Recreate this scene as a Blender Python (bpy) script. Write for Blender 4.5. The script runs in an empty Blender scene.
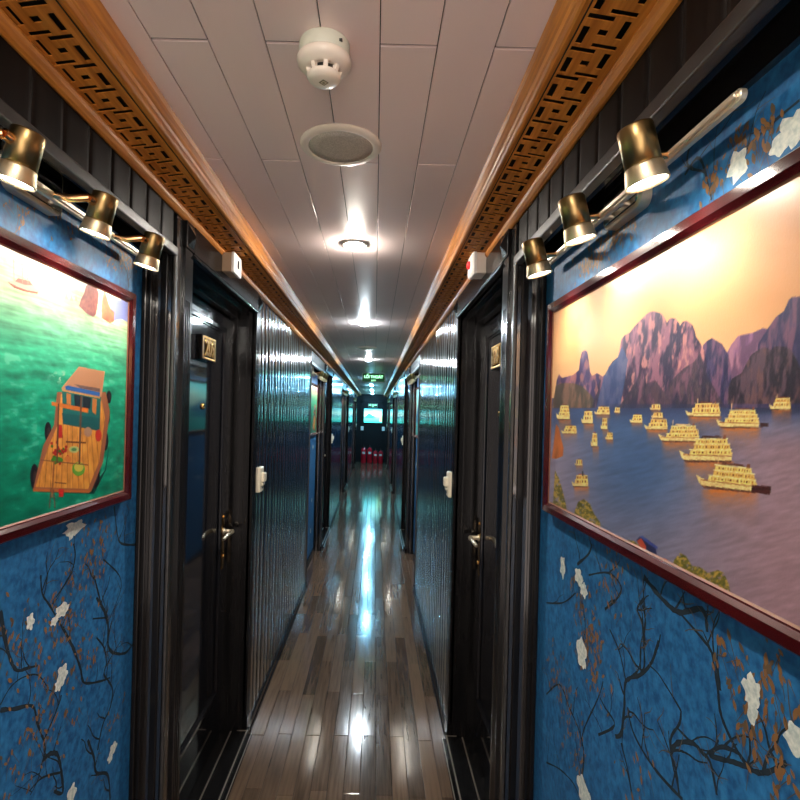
import bpy, bmesh, math, random
import numpy as np
from mathutils import Vector, Matrix

random.seed(7)
C = bpy.context.scene.collection
SC = bpy.context.scene

# ------------------------------------------------------------------ camera, world, exposure
FPX = 530.0                     # focal length in pixels of an 800 px frame
VPX, VPY = 375.0, 414.0         # where the corridor vanishes
ROLL = math.radians(1.5)
H = 1.45                        # eye height
cam_d = bpy.data.cameras.new('camera')
cam_d.sensor_width = 36.0
cam_d.lens = FPX / 800.0 * 36.0
cam_d.shift_x = (400 - VPX) / 800.0
cam_d.shift_y = (VPY - 400) / 800.0
cam_d.clip_start = 0.02
cam = bpy.data.objects.new('camera', cam_d)
C.objects.link(cam)
cam.matrix_world = Matrix.Translation((0, 0, H)) @ Matrix.Rotation(math.pi / 2, 4, 'X') @ Matrix.Rotation(ROLL, 4, 'Z')
SC.camera = cam

world = bpy.data.worlds.new('world')
SC.world = world
world.use_nodes = True
world.node_tree.nodes['Background'].inputs[0].default_value = (1.0, 0.84, 0.76, 1)
world.node_tree.nodes['Background'].inputs[1].default_value = 3.0

SC.view_settings.view_transform = 'Standard'
SC.view_settings.look = 'None'
SC.view_settings.exposure = 0.82
SC.view_settings.gamma = 1.0
SC.view_settings.use_curve_mapping = False

SPOT_W = 3.2
DOWN_L = 620.0                  # radiance of the ceiling lamp lenses

# ------------------------------------------------------------------ dimensions (metres)
WL, WR = -0.539, 0.364          # wall planes
CX = (WL + WR) / 2
CEIL = H + 0.595
Y0, Y1 = -1.3, 16.0
PER = 4.16                      # one niche + door + panelled stretch
NICHE = (0.24, 1.39)
DOOR = (1.45, 2.39)
PLANK = (2.39, 4.40)
REC = 0.070                     # niche depth
NPER = 4


# ------------------------------------------------------------------ helpers
def side_map(s):
    """(d, y, z) -> world; d > 0 goes into the wall, d < 0 out into the corridor"""
    if s < 0:
        return lambda d, y, z: (WL - d, y, z)
    return lambda d, y, z: (WR + d, y, z)


ML, MR = side_map(-1), side_map(1)
MI = lambda x, y, z: (x, y, z)


class MB:
    def __init__(self):
        self.v, self.f, self.m, self.s = [], [], [], []

    def add(self, verts, faces, mi=0, smooth=False):
        o = len(self.v)
        self.v += [tuple(p) for p in verts]
        for f in faces:
            self.f.append(tuple(i + o for i in f))
            self.m.append(mi)
            self.s.append(smooth)

    def box(self, mp, a0, a1, y0, y1, z0, z1, mi=0):
        vs = [mp(a, y, z) for a in (a0, a1) for y in (y0, y1) for z in (z0, z1)]
        self.add(vs, [(0, 1, 3, 2), (4, 6, 7, 5), (0, 4, 5, 1), (2, 3, 7, 6), (0, 2, 6, 4), (1, 5, 7, 3)], mi)

    def extrude_y(self, mp, prof, y0, y1, mi=0, smooth=False, caps=True):
        """prof: closed list of (d, z)"""
        n = len(prof)
        vs = [mp(d, y0, z) for d, z in prof] + [mp(d, y1, z) for d, z in prof]
        fs = [(i, (i + 1) % n, n + (i + 1) % n, n + i) for i in range(n)]
        self.add(vs, fs, mi, smooth)
        if caps:
            self.add(vs, [tuple(range(n)), tuple(range(2 * n - 1, n - 1, -1))], mi)

    def extrude_z(self, mp, prof, z0, z1, mi=0, smooth=False):
        """prof: closed list of (d, y)"""
        n = len(prof)
        vs = [mp(d, y, z0) for d, y in prof] + [mp(d, y, z1) for d, y in prof]
        fs = [(i, (i + 1) % n, n + (i + 1) % n, n + i) for i in range(n)]
        self.add(vs, fs, mi, smooth)
        self.add(vs, [tuple(range(n)), tuple(range(2 * n - 1, n - 1, -1))], mi)

    def lathe(self, org, axis, prof, n=24, mi=0, smooth=True):
        """prof: list of (r, t) along axis; r = 0 closes an end"""
        ax = Vector(axis).normalized()
        u = ax.orthogonal().normalized()
        w = ax.cross(u)
        org = Vector(org)
        rings, vs, fs = [], [], []
        for r, t in prof:
            if r < 1e-7:
                rings.append([len(vs)])
                vs.append(org + ax * t)
            else:
                rings.append(list(range(len(vs), len(vs) + n)))
                for k in range(n):
                    a = 2 * math.pi * k / n
                    vs.append(org + ax * t + (u * math.cos(a) + w * math.sin(a)) * r)
        for a, b in zip(rings[:-1], rings[1:]):
            if len(a) == 1 and len(b) == 1:
                continue
            for k in range(n):
                k2 = (k + 1) % n
                if len(a) == 1:
                    fs.append((a[0], b[k], b[k2]))
                elif len(b) == 1:
                    fs.append((a[k], b[0], a[k2]))
                else:
                    fs.append((a[k], b[k], b[k2], a[k2]))
        self.add(vs, fs, mi, smooth)

    def tube(self, pts, r, n=10, mi=0, rr=None):
        pts = [Vector(p) for p in pts]
        vs, fs = [], []
        up = None
        for i, p in enumerate(pts):
            t = (pts[min(i + 1, len(pts) - 1)] - pts[max(i - 1, 0)]).normalized()
            if up is None:
                up = t.orthogonal().normalized()
            up = (up - t * up.dot(t)).normalized()
            w = t.cross(up)
            q = rr[i] if rr else r
            for k in range(n):
                a = 2 * math.pi * k / n
                vs.append(p + (up * math.cos(a) + w * math.sin(a)) * q)
        for i in range(len(pts) - 1):
            for k in range(n):
                k2 = (k + 1) % n
                fs.append((i * n + k, i * n + k2, (i + 1) * n + k2, (i + 1) * n + k))
        self.add(vs, fs, mi, True)
        self.add(vs, [tuple(range(n)), tuple(range(len(vs) - 1, len(vs) - n - 1, -1))], mi)

    def rounded_plate(self, mp, d0, d1, yc, zc, w, h, r, bev=0.0, mi=0, k=6):
        """flat rounded plate in the (y, z) plane from d0 to d1, the d1 face bevelled"""
        def ring(d, ins):
            out = []
            rr = max(r - ins, 1e-4)
            for cx_, cz_, a0 in ((w / 2 - r, h / 2 - r, 0), (-w / 2 + r, h / 2 - r, 90), (-w / 2 + r, -h / 2 + r, 180), (w / 2 - r, -h / 2 + r, 270)):
                for i in range(k + 1):
                    a = math.radians(a0 + 90 * i / k)
                    out.append(mp(d, yc + cx_ + rr * math.cos(a), zc + cz_ + rr * math.sin(a)))
            return out
        rings = [ring(d0, 0)]
        if bev:
            s = 1 if d1 > d0 else -1
            rings += [ring(d1 - s * bev, 0), ring(d1, bev)]
        else:
            rings += [ring(d1, 0)]
        n = len(rings[0])
        vs = [p for q in rings for p in q]
        fs = []
        for j in range(len(rings) - 1):
            for i in range(n):
                i2 = (i + 1) % n
                fs.append((j * n + i, j * n + i2, (j + 1) * n + i2, (j + 1) * n + i))
        fs.append(tuple(range(n)))
        fs.append(tuple(range(len(vs) - 1, len(vs) - n - 1, -1)))
        self.add(vs, fs, mi)

    def mesh(self, name, mats, org=(0, 0, 0), recalc=True):
        me = bpy.data.meshes.new(name)
        o = Vector(org)
        me.from_pydata([tuple(Vector(p) - o) for p in self.v], [], self.f)
        for mm in (mats if isinstance(mats, (list, tuple)) else [mats]):
            me.materials.append(mm)
        me.polygons.foreach_set('material_index', self.m)
        me.polygons.foreach_set('use_smooth', self.s)
        if recalc:
            bm = bmesh.new()
            bm.from_mesh(me)
            bmesh.ops.recalc_face_normals(bm, faces=bm.faces)
            bm.to_mesh(me)
            bm.free()
        me.update()
        return me


def wloc(o):
    p = Vector((0, 0, 0))
    while o is not None:
        p += o.location
        o = o.parent
    return p


def obj(name, mb, mats, parent=None, bevel=0, recalc=True, label=None):
    """links one mesh object; its verts are given in world space"""
    org = wloc(parent) if parent else Vector((0, 0, 0))
    me = mb.mesh(name, mats, org, recalc) if isinstance(mb, MB) else mb
    o = bpy.data.objects.new(name, me)
    C.objects.link(o)
    if parent:
        o.parent = parent
    if bevel:
        b = o.modifiers.new('bevel', 'BEVEL')
        b.width = bevel
        b.segments = 2
        b.limit_method = 'ANGLE'
        b.angle_limit = math.radians(40)
    if label:
        o['label'] = label
    return o


def struct(name, mb, mats, bevel=0, recalc=True):
    o = obj(name, mb, mats, None, bevel, recalc)
    o['kind'] = 'structure'
    return o


def tag(o, label, cat, group=None):
    o['label'] = label
    o['category'] = cat
    if group:
        o['group'] = group
    return o


def thing(name, label, cat, loc, group=None):
    o = bpy.data.objects.new(name, None)
    o.empty_display_size = 0.05
    C.objects.link(o)
    o.location = loc
    return tag(o, label, cat, group)


def copy_tree(o, dy=0, label=None, parent=None, skip=()):
    c = o.copy()
    C.objects.link(c)
    if parent:
        c.parent = parent
    c.location = o.location + Vector((0, dy, 0))
    if label:
        c['label'] = label
    for ch in list(o.children):
        if ch.name.split('.')[0] not in skip:
            copy_tree(ch, 0, None, c, skip)
    return c


# ------------------------------------------------------------------ materials
def mat(name, col=(.5, .5, .5), rough=.5, metal=0.0, emit=None, estr=0.0, spec=.5, coat=0.0):
    m = bpy.data.materials.new(name)
    m.use_nodes = True
    b = m.node_tree.nodes['Principled BSDF']
    b.inputs['Base Color'].default_value = (*col, 1)
    b.inputs['Roughness'].default_value = rough
    b.inputs['Metallic'].default_value = metal
    b.inputs['Specular IOR Level'].default_value = spec
    b.inputs['Coat Weight'].default_value = coat
    b.inputs['Coat Roughness'].default_value = .08
    if emit:
        b.inputs['Emission Color'].default_value = (*emit, 1)
        b.inputs['Emission Strength'].default_value = estr
    return m


def nodes(m):
    nt = m.node_tree
    return nt, nt.nodes, nt.links, nt.nodes['Principled BSDF']


def noise_col(m, c0, c1, scale=(1, 1, 1), nscale=8, detail=4, lo=.35, hi=.65, rough=None, bump=0, bdist=.002):
    """object-space noise between two colours, optional roughness range and bump"""
    nt, N, L, b = nodes(m)
    tc = N.new('ShaderNodeTexCoord')
    mp = N.new('ShaderNodeMapping')
    mp.inputs['Scale'].default_value = scale
    L.new(tc.outputs['Object'], mp.inputs['Vector'])
    nz = N.new('ShaderNodeTexNoise')
    nz.inputs['Scale'].default_value = nscale
    nz.inputs['Detail'].default_value = detail
    L.new(mp.outputs['Vector'], nz.inputs['Vector'])
    cr = N.new('ShaderNodeValToRGB')
    cr.color_ramp.elements[0].position = lo
    cr.color_ramp.elements[1].position = hi
    cr.color_ramp.elements[0].color = (*c0, 1)
    cr.color_ramp.elements[1].color = (*c1, 1)
    L.new(nz.outputs['Fac'], cr.inputs['Fac'])
    L.new(cr.outputs['Color'], b.inputs['Base Color'])
    if rough:
        mr = N.new('ShaderNodeMapRange')
        mr.inputs['To Min'].default_value = rough[0]
        mr.inputs['To Max'].default_value = rough[1]
        L.new(nz.outputs['Fac'], mr.inputs['Value'])
        L.new(mr.outputs['Result'], b.inputs['Roughness'])
    if bump:
        bp = N.new('ShaderNodeBump')
        bp.inputs['Strength'].default_value = bump
        bp.inputs['Distance'].default_value = bdist
        L.new(nz.outputs['Fac'], bp.inputs['Height'])
        L.new(bp.outputs['Normal'], b.inputs['Normal'])
    return m


M = {}
M['black'] = noise_col(mat('black lacquer', (.012, .012, .014), .2), (.004, .004, .0045), (.008, .0075, .0075), (3, 3, .3), 9, 4, rough=(.14, .24), bump=.03, bdist=.001)
M['black'].node_tree.nodes['Principled BSDF'].inputs['Specular IOR Level'].default_value = .22
M['leaf_black'] = mat('polished black door leaf', (.006, .0065, .009), .07, spec=.6)
M['header'] = noise_col(mat('dark header boards', (.01, .008, .007), .45, spec=.08), (.005, .0038, .0035), (.011, .0078, .0065), (6, 6, .4), 12, 4, rough=(.38, .5))
M['end_black'] = mat('dark end wall paint', (.008, .008, .009), .5, spec=.15)
M['panel'] = noise_col(mat('black lacquered planks', (.012, .012, .014), .2), (.010, .0095, .010), (.020, .018, .017), (8, 8, .03), 10, 4, rough=(.12, .18))
M['panel'].node_tree.nodes['Principled BSDF'].inputs['Coat Weight'].default_value = 1
M['panel'].node_tree.nodes['Principled BSDF'].inputs['Coat IOR'].default_value = 1.7
M['panel'].node_tree.nodes['Principled BSDF'].inputs['Coat Roughness'].default_value = .10
M['panel'].node_tree.nodes['Principled BSDF'].inputs['Specular IOR Level'].default_value = .9
M['void'] = mat('dark gap', (.004, .004, .004), .8)
M['trim_grey'] = noise_col(mat('worn dark edge trim', (.06, .055, .05), .3), (.014, .013, .012), (.030, .027, .025), (2, 2, 2), 14, 4, rough=(.3, .45))
M['ceiling'] = noise_col(mat('cream ceiling panel', (.72, .62, .59), .3), (.81, .655, .625), (.87, .71, .68), (1, .3, 1), 3, 3, rough=(.33, .42))
M['crown'] = noise_col(mat('varnished orange wood', (.5, .22, .05), .3, spec=.25), (.36, .118, .014), (.58, .225, .036), (12, .7, 12), 9, 6, rough=(.42, .58), bump=.06)
M['mahogany'] = noise_col(mat('dark red varnished frame', (.1, .007, .01), .18, coat=.5), (.026, .0020, .003), (.046, .0035, .0045), (8, 1, 8), 8, 4)
M['gold_edge'] = mat('thin brown frame lip', (.16, .07, .04), .35)
M['steel'] = mat('satin pale brass', (.78, .68, .52), .42, .85)
M['chrome'] = mat('polished chrome', (.75, .74, .72), .08, 1)
M['brass'] = mat('polished brass', (.80, .50, .17), .22, 1)
M['copper'] = mat('copper brass swivel', (.85, .48, .22), .2, 1)
M['bronze'] = mat('antique brass lamp body', (.30, .205, .085), .33, 1)
M['collar'] = mat('pale brass collar', (.70, .58, .38), .42, 1)
M['lens'] = mat('lit spot lens', (1, 1, 1), .3, emit=(1, .93, .82), estr=60)
M['led'] = mat('lit ceiling lamp', (1, 1, 1), .3, emit=(1, .93, .82), estr=DOWN_L)
M['coolled'] = mat('lit cool ceiling lamp', (1, 1, 1), .3, emit=(.24, .68, 1), estr=DOWN_L * 1.9)
M['farled'] = mat('lit pale ceiling lamp', (1, 1, 1), .3, emit=(.80, .93, 1), estr=DOWN_L * 1.5)
M['plastic'] = mat('ivory plastic', (.74, .67, .52), .35)
M['white'] = mat('white plastic', (.80, .78, .74), .35)
M['warmwhite'] = mat('cream detector plastic', (.78, .70, .60), .35)
M['grille'] = noise_col(mat('speaker mesh', (.34, .32, .28), .6), (.42, .38, .33), (.56, .51, .45), (1, 1, 1), 420, 1, lo=.45, hi=.55)
M['red'] = mat('red paint', (.62, .012, .03), .25, coat=.4)
M['redled'] = mat('red indicator', (.5, .01, .015), .3, emit=(1, .03, .03), estr=.6)
M['black_rubber'] = mat('black rubber', (.015, .015, .015), .5)
M['goldnum'] = mat('gold digits', (.85, .55, .18), .22, 1)
M['plaquegold'] = mat('gold plaque rim', (.70, .50, .24), .3, 1)
M['sign'] = mat('green exit sign', (.0, .045, .012), .45, emit=(.0, .12, .025), estr=.12, spec=.2)
M['signtext'] = mat('lit sign lettering', (.6, 1, .7), .4, emit=(.30, 1.0, .45), estr=1.6)
M['signcase'] = mat('grey sign case', (.55, .58, .55), .4)
M['sill'] = mat('sill edge strip', (.34, .29, .23), .3, .8)

# floor planks: colour varies plank by plank through a face attribute
m = mat('dark glossy floor plank', (.07, .05, .04), .2)
nt, N, L, b = nodes(m)
at = N.new('ShaderNodeAttribute'); at.attribute_name = 'tone'
tc = N.new('ShaderNodeTexCoord')
mp = N.new('ShaderNodeMapping'); mp.inputs['Scale'].default_value = (40, 2.2, 40)
nz = N.new('ShaderNodeTexNoise'); nz.inputs['Scale'].default_value = 2.2; nz.inputs['Detail'].default_value = 6
L.new(tc.outputs['Object'], mp.inputs['Vector']); L.new(mp.outputs['Vector'], nz.inputs['Vector'])
cr = N.new('ShaderNodeValToRGB')
cr.color_ramp.elements[0].position = .3; cr.color_ramp.elements[0].color = (.040, .026, .018, 1)
cr.color_ramp.elements[1].position = .75; cr.color_ramp.elements[1].color = (.125, .080, .052, 1)
ad = N.new('ShaderNodeMath'); ad.operation = 'ADD'
sb = N.new('ShaderNodeMath'); sb.operation = 'MULTIPLY'; sb.inputs[1].default_value = .42
L.new(at.outputs['Fac'], sb.inputs[0])
nm = N.new('ShaderNodeMath'); nm.operation = 'MULTIPLY'; nm.inputs[1].default_value = .7
L.new(nz.outputs['Fac'], nm.inputs[0])
L.new(sb.outputs[0], ad.inputs[0]); L.new(nm.outputs[0], ad.inputs[1])
L.new(ad.outputs[0], cr.inputs['Fac']); L.new(cr.outputs['Color'], b.inputs['Base Color'])
mr = N.new('ShaderNodeMapRange'); mr.inputs['To Min'].default_value = .08; mr.inputs['To Max'].default_value = .17
L.new(nz.outputs['Fac'], mr.inputs['Value']); L.new(mr.outputs['Result'], b.inputs['Roughness'])
bp = N.new('ShaderNodeBump'); bp.inputs['Strength'].default_value = .05; bp.inputs['Distance'].default_value = .001
L.new(nz.outputs['Fac'], bp.inputs['Height']); L.new(bp.outputs['Normal'], b.inputs['Normal'])
M['floor'] = m

# silk wallpaper
m = mat('blue silk wallpaper', (.01, .09, .2), .45)
noise_col(m, (.0045, .073, .205), (.022, .182, .410), (1, 1, .9), 75, 8, lo=.33, hi=.70, rough=(.5, .65), bump=.25, bdist=.002)
M['paper'] = m
M['branch'] = mat('painted dark branch', (.010, .022, .034), .6)
M['twig'] = mat('painted grey brown twig', (.075, .060, .048), .5)
M['leaf'] = mat('painted rust leaf', (.22, .105, .035), .5)
M['leaf2'] = mat('painted brown leaf', (.12, .075, .04), .5)
M['petal'] = noise_col(mat('painted cream blossom', (.62, .66, .60), .5), (.46, .53, .50), (.72, .74, .66), (1, 1, 1), 160, 4)

# prints: colours come from a computed colour attribute
m = mat('glossy print', (.5, .5, .5), .34)
nt, N, L, b = nodes(m)
at = N.new('ShaderNodeAttribute'); at.attribute_name = 'ink'
L.new(at.outputs['Color'], b.inputs['Base Color'])
tc = N.new('ShaderNodeTexCoord')
nz = N.new('ShaderNodeTexNoise'); nz.inputs['Scale'].default_value = 380; nz.inputs['Detail'].default_value = 2
L.new(tc.outputs['Object'], nz.inputs['Vector'])
bp = N.new('ShaderNodeBump'); bp.inputs['Strength'].default_value = .12; bp.inputs['Distance'].default_value = .001
L.new(nz.outputs['Fac'], bp.inputs['Height']); L.new(bp.outputs['Normal'], b.inputs['Normal'])
M['print'] = m
m = mat('backlit print', (.0, .0, .0), .3)
nt, N, L, b = nodes(m)
at = N.new('ShaderNodeAttribute'); at.attribute_name = 'ink'
L.new(at.outputs['Color'], b.inputs['Emission Color'])
b.inputs['Emission Strength'].default_value = 2.6
M['backlit'] = m

# ------------------------------------------------------------------ floor
fb = MB()
FW = 0.0627
FLEN = 0.72
tones = []
fb.box(MI, WL - .12, WR + .12, Y0, Y1 + .1, -.05, -.004, 1)
tones += [0] * 6
k0 = int(math.floor((WL - .12 + .021) / FW))
k1 = int(math.ceil((WR + .12 + .021) / FW))
rf = random.Random(3)
for k in range(k0, k1):
    xa = max(-.021 + k * FW, WL - .12)
    xb = min(-.021 + (k + 1) * FW, WR + .12)
    ph = 2.38 + (FLEN / 2 if k % 2 else 0) + rf.uniform(-.02, .02)
    y = ph - FLEN * math.ceil((ph - Y0) / FLEN)
    while y < Y1:
        a, e = max(y, Y0), min(y + FLEN, Y1 + .1)
        if e - a > .02:
            g = .0007
            t = rf.random()
            tz = rf.uniform(-.0004, .0004)
            vs = []
            for zz, ins in ((-.004, 0), (-.0008, 0), (0, .0016)):
                for (xx, yy) in ((xa + g + ins, a + g + ins), (xb - g - ins, a + g + ins), (xb - g - ins, e - g - ins), (xa + g + ins, e - g - ins)):
                    vs.append((xx, yy, zz + (tz * (1 if xx > (xa + xb) / 2 else -1) if zz == 0 else 0)))
            fs = [(i, (i + 1) % 4, 4 + (i + 1) % 4, 4 + i) for i in range(4)]
            fs += [(4 + i, 4 + (i + 1) % 4, 8 + (i + 1) % 4, 8 + i) for i in range(4)]
            fs += [(8, 9, 10, 11)]
            fb.add(vs, fs, 0)
            tones += [t] * len(fs)
        y += FLEN
fl = struct('floor', fb, [M['floor'], M['void']], recalc=False)
a = fl.data.attributes.new('tone', 'FLOAT', 'FACE')
a.data.foreach_set('value', tones)

# ------------------------------------------------------------------ ceiling
cb = MB()
cb.box(MI, WL - .1, WR + .1, Y0, Y1 + .1, CEIL + .004, CEIL + .05, 1)
CW = .0925
for k in range(-7, 6):
    xa, xb = -.0074 + k * CW, -.0074 + (k + 1) * CW
    xa, xb = max(xa, WL - .1), min(xb, WR + .1)
    if xb - xa < .005:
        continue
    joint = .855 if k % 2 == 0 else 1.256
    y = joint - 2.05 * 2
    while y < Y1:
        a0, e0 = max(y, Y0), min(y + 2.05, Y1 + .1)
        if e0 > a0 + .02:
            g = .0008
            ge = .003
            vs = []
            for zz, ins in ((CEIL + .004, 0), (CEIL + .0006, 0), (CEIL, .0006)):
                for (xx, yy) in ((xa + g + ins, a0 + ge + ins), (xb - g - ins, a0 + ge + ins), (xb - g - ins, e0 - ge - ins), (xa + g + ins, e0 - ge - ins)):
                    vs.append((xx, yy, zz))
            fs = [(i, (i + 1) % 4, 4 + (i + 1) % 4, 4 + i) for i in range(4)]
            fs += [(4 + i, 4 + (i + 1) % 4, 8 + (i + 1) % 4, 8 + i) for i in range(4)]
            fs += [(8, 9, 10, 11)]
            cb.add(vs, fs, 0)
        y += 2.05
struct('ceiling', cb, [M['ceiling'], M['void']], recalc=False)

# ------------------------------------------------------------------ walls: lacquered planks, niches
PW = .085
rw = random.Random(11)


def planks(mb, mp, y0, y1, z0, z1, bow=.0016):
    n = max(1, round((y1 - y0) / PW))
    w = (y1 - y0) / n
    mb.box(mp, .004, .03, y0, y1, z0, z1, 1)
    for i in range(n):
        a, e = y0 + i * w + .0008, y0 + (i + 1) * w - .0008
        tilt = rw.uniform(-.0011, .0011) if bow else 0
        bw = bow * rw.uniform(.5, 1.3)
        prof = [(.005, a)]
        for j in range(9):
            t = j / 8
            edge = (.003 if bow else .0015) if j in (0, 8) else 0
            prof.append((-bw * (1 - (2 * t - 1) ** 2) + tilt * (2 * t - 1) + edge, a + (e - a) * t))
        prof.append((.005, e))
        ns = len(prof)
        vs = [mp(d, y, z0) for d, y in prof] + [mp(d, y, z1) for d, y in prof]
        fs = [(q, q + 1, ns + q + 1, ns + q) for q in range(ns - 1)]
        mb.add(vs, fs, 0, True)
        mb.add(vs, [tuple(range(ns)), tuple(range(2 * ns - 1, ns - 1, -1))], 0)


TOPW = H + .53
for s, nm, mp in ((-1, 'wall_left', ML), (1, 'wall_right', MR)):
    wb = MB()
    hb_ = MB()
    planks(wb, mp, Y0, NICHE[0], 0, TOPW)
    for i in range(NPER):
        o = i * PER
        n0, n1 = NICHE[0] + o, NICHE[1] + o
        planks(hb_, mp, n0, n1, H + .425, TOPW, 0)            # header boards over the niche
        wb.box(mp, .03, .12, n0, n1, H + .47, TOPW, 0)      # niche soffit
        wb.box(mp, .06, .12, n0, n1, H + .398, H + .47, 0)  # board above the paper
        wb.box(mp, .115, .13, n0, n1, 0, H + .47, 1)        # backing
        wb.box(mp, 0, .12, n0 - .02, n0, 0, H + .425, 0)    # niche returns
        wb.box(mp, 0, .12, n1, n1 + .02, 0, H + .425, 0)
        wb.box(mp, -.003, .03, n1 + .014, DOOR[0] + o, 0, TOPW, 0)  # post beside the door frame
        wb.box(mp, .03, .14, DOOR[0] + o, DOOR[1] + o, H + .45, TOPW, 1)
        wb.box(mp, .125, .14, DOOR[0] + o, DOOR[1] + o, 0, TOPW, 1)
        p1 = PLANK[1] + o if i < NPER - 1 else Y1
        planks(wb, mp, PLANK[0] + o, p1, 0, TOPW)
    wb.box(mp, .13, .16, Y0, Y1, 0, CEIL, 1)
    wb.box(mp, 0, .16, Y0, Y1, TOPW, CEIL, 1)
    struct(nm, wb, [M['panel'], M['void']])
    struct(nm + '_header', hb_, [M['header'], M['void']])

# edge trims of the niches (corner bead, header bead, casing on the paper)
tn = 1
for s, mp in ((-1, ML), (1, MR)):
    for i in range(NPER):
        o = i * PER
        n0, n1 = NICHE[0] + o, NICHE[1] + o
        tb = MB()
        for ye, sg in ((n0, -1), (n1, 1)):
            tb.box(mp, -.007, .006, min(ye, ye + sg * .014), max(ye, ye + sg * .014), .045, H + .425, 0)
            # stepped casing in the niche corner
            tb.box(mp, .045, .068, min(ye, ye - sg * .022), max(ye, ye - sg * .022), 0, H + .398, 1)
            tb.box(mp, .055, .068, min(ye, ye - sg * .032), max(ye, ye - sg * .032), 0, H + .398, 1)
            tb.box(mp, .012, .03, min(ye, ye - sg * .006), max(ye, ye - sg * .006), 0, H + .425, 1)
        tb.box(mp, -.008, .012, n0 - .014, n1 + .014, H + .402, H + .426, 0)
        tb.box(mp, .012, .03, n0, n1, H + .410, H + .426, 1)
        struct('trim_%d' % tn, tb, [M['trim_grey'], M['black']], bevel=.003)
        tn += 1

# ------------------------------------------------------------------ crown moulding with fretwork
UP = .0643


def fret_cell():
    """u across (0..1 centre 0), v along; returns rectangles of holes"""
    l, t = .036, .0098
    hs = []
    hs.append((.0126 - l / 2, .0126 + l / 2, -.0262 - t / 2, -.0262 + t / 2))
    hs.append((-.0126 - l / 2, -.0126 + l / 2, .0252 - t / 2 + .0005, .0252 + t / 2 - .0005))
    hs.append((-.0246 - t / 2, -.0246 + t / 2, -.027, .0075))
    hs.append((.0246 - t / 2, .0246 + t / 2, -.0075, .027))
    hs.append((-.0064, .0064, -.0060, .0060))
    return hs


def crown(mp, nm, shift):
    mb = MB()
    WD = lambda x: -x                        # distance out from the wall -> d
    zi, zo = H + .548, H + .536
    xi, xo = .100, .018                       # panel from inner edge to wall side
    pz = lambda x: zo + (zi - zo) * (x - xo) / (xi - xo)
    uc = (xi + xo) / 2
    # fret panel
    holes = [(q[0] + shift, q[1] + shift, q[2], q[3]) for q in fret_cell()]
    us = sorted(set([xo - uc, xi - uc] + [h for q in holes for h in q[:2]]))
    vs_ = sorted(set([-UP / 2, UP / 2] + [h for q in holes for h in q[2:]]))
    nrep = int((Y1 - Y0) / UP)
    off = .743 - UP * math.ceil((.743 - Y0) / UP - .5)
    hol = set()
    for a in range(len(us) - 1):
        for c in range(len(vs_) - 1):
            um, vm = (us[a] + us[a + 1]) / 2, (vs_[c] + vs_[c + 1]) / 2
            if any(q[0] < um < q[1] and q[2] < vm < q[3] for q in holes):
                hol.add((a, c))
    TH = .0018
    for r in range(nrep):
        yc = off + r * UP
        if yc - UP / 2 < Y0 or yc + UP / 2 > Y1 + .03:
            continue
        base, top = {}, {}
        verts, faces = [], []
        for a in range(len(us)):
            for c in range(len(vs_)):
                x = uc + us[a]
                base[a, c] = len(verts); verts.append(mp(-x, yc + vs_[c], pz(x)))
                top[a, c] = len(verts); verts.append(mp(-x, yc + vs_[c], pz(x) + TH))
        for a in range(len(us) - 1):
            for c in range(len(vs_) - 1):
                if (a, c) in hol:
                    for (p, q, nb) in (((a, c), (a + 1, c), (a, c - 1)), ((a, c + 1), (a + 1, c + 1), (a, c + 1)), ((a, c), (a, c + 1), (a - 1, c)), ((a + 1, c), (a + 1, c + 1), (a + 1, c))):
                        if nb not in hol:
                            faces.append((base[p], base[q], top[q], top[p]))
                else:
                    faces.append((base[a, c], base[a + 1, c], base[a + 1, c + 1], base[a, c + 1]))
        mb.add(verts, faces, 0)
    # dark cavity above it
    mb.box(mp, -.098, 0, Y0, Y1, H + .575, H + .58, 1)
    # wall-side bead
    prof = [(0, H + .517), (-.006, H + .515), (-.012, H + .518), (-.018, H + .524), (-.020, H + .530), (-.018, H + .536), (-.022, H + .540), (0, H + .546)]
    mb.extrude_y(mp, prof, Y0, Y1, 0)
    # inner bead and fascia up to the ceiling
    prof = [(-.097, H + .548), (-.099, H + .5465), (-.103, H + .5455), (-.107, H + .547), (-.110, H + .551), (-.1105, H + .556), (-.109, H + .561), (-.112, H + .566), (-.1125, H + .575), (-.116, H + .588), (-.121, H + .5948), (-.097, H + .5948)]
    mb.extrude_y(mp, prof, Y0, Y1, 0)
    prof = [(-.0935, H + .5462), (-.0955, H + .5452), (-.0955, H + .552), (-.0935, H + .552)]
    mb.extrude_y(mp, prof, Y0, Y1, 1)
    o = struct(nm, mb, [M['crown'], M['void']])
    return o


crown(ML, 'trim_%d' % tn, -.010); tn += 1
crown(MR, 'trim_%d' % tn, 0); tn += 1

# ------------------------------------------------------------------ baseboards
for s, nm, mp in ((-1, 'baseboard_left', ML), (1, 'baseboard_right', MR)):
    bb = MB()
    prof = [(.004, 0), (-.016, 0), (-.016, .012), (-.012, .016), (-.010, .040), (-.006, .046), (.004, .046)]
    segs = [(Y0, NICHE[0])] + [(PLANK[0] + i * PER, (PLANK[1] + i * PER) if i < NPER - 1 else Y1) for i in range(NPER)]
    segs += [(NICHE[1] + i * PER, DOOR[0] + i * PER) for i in range(NPER)]
    for a, e in segs:
        bb.extrude_y(mp, prof, a, e, 0)
    for i in range(NPER):
        o = i * PER
        bb.extrude_y(lambda d, y, z: mp(d + REC - .002, y, z), prof, NICHE[0] + o, NICHE[1] + o, 0)
    struct(nm, bb, [M['black']])

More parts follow.
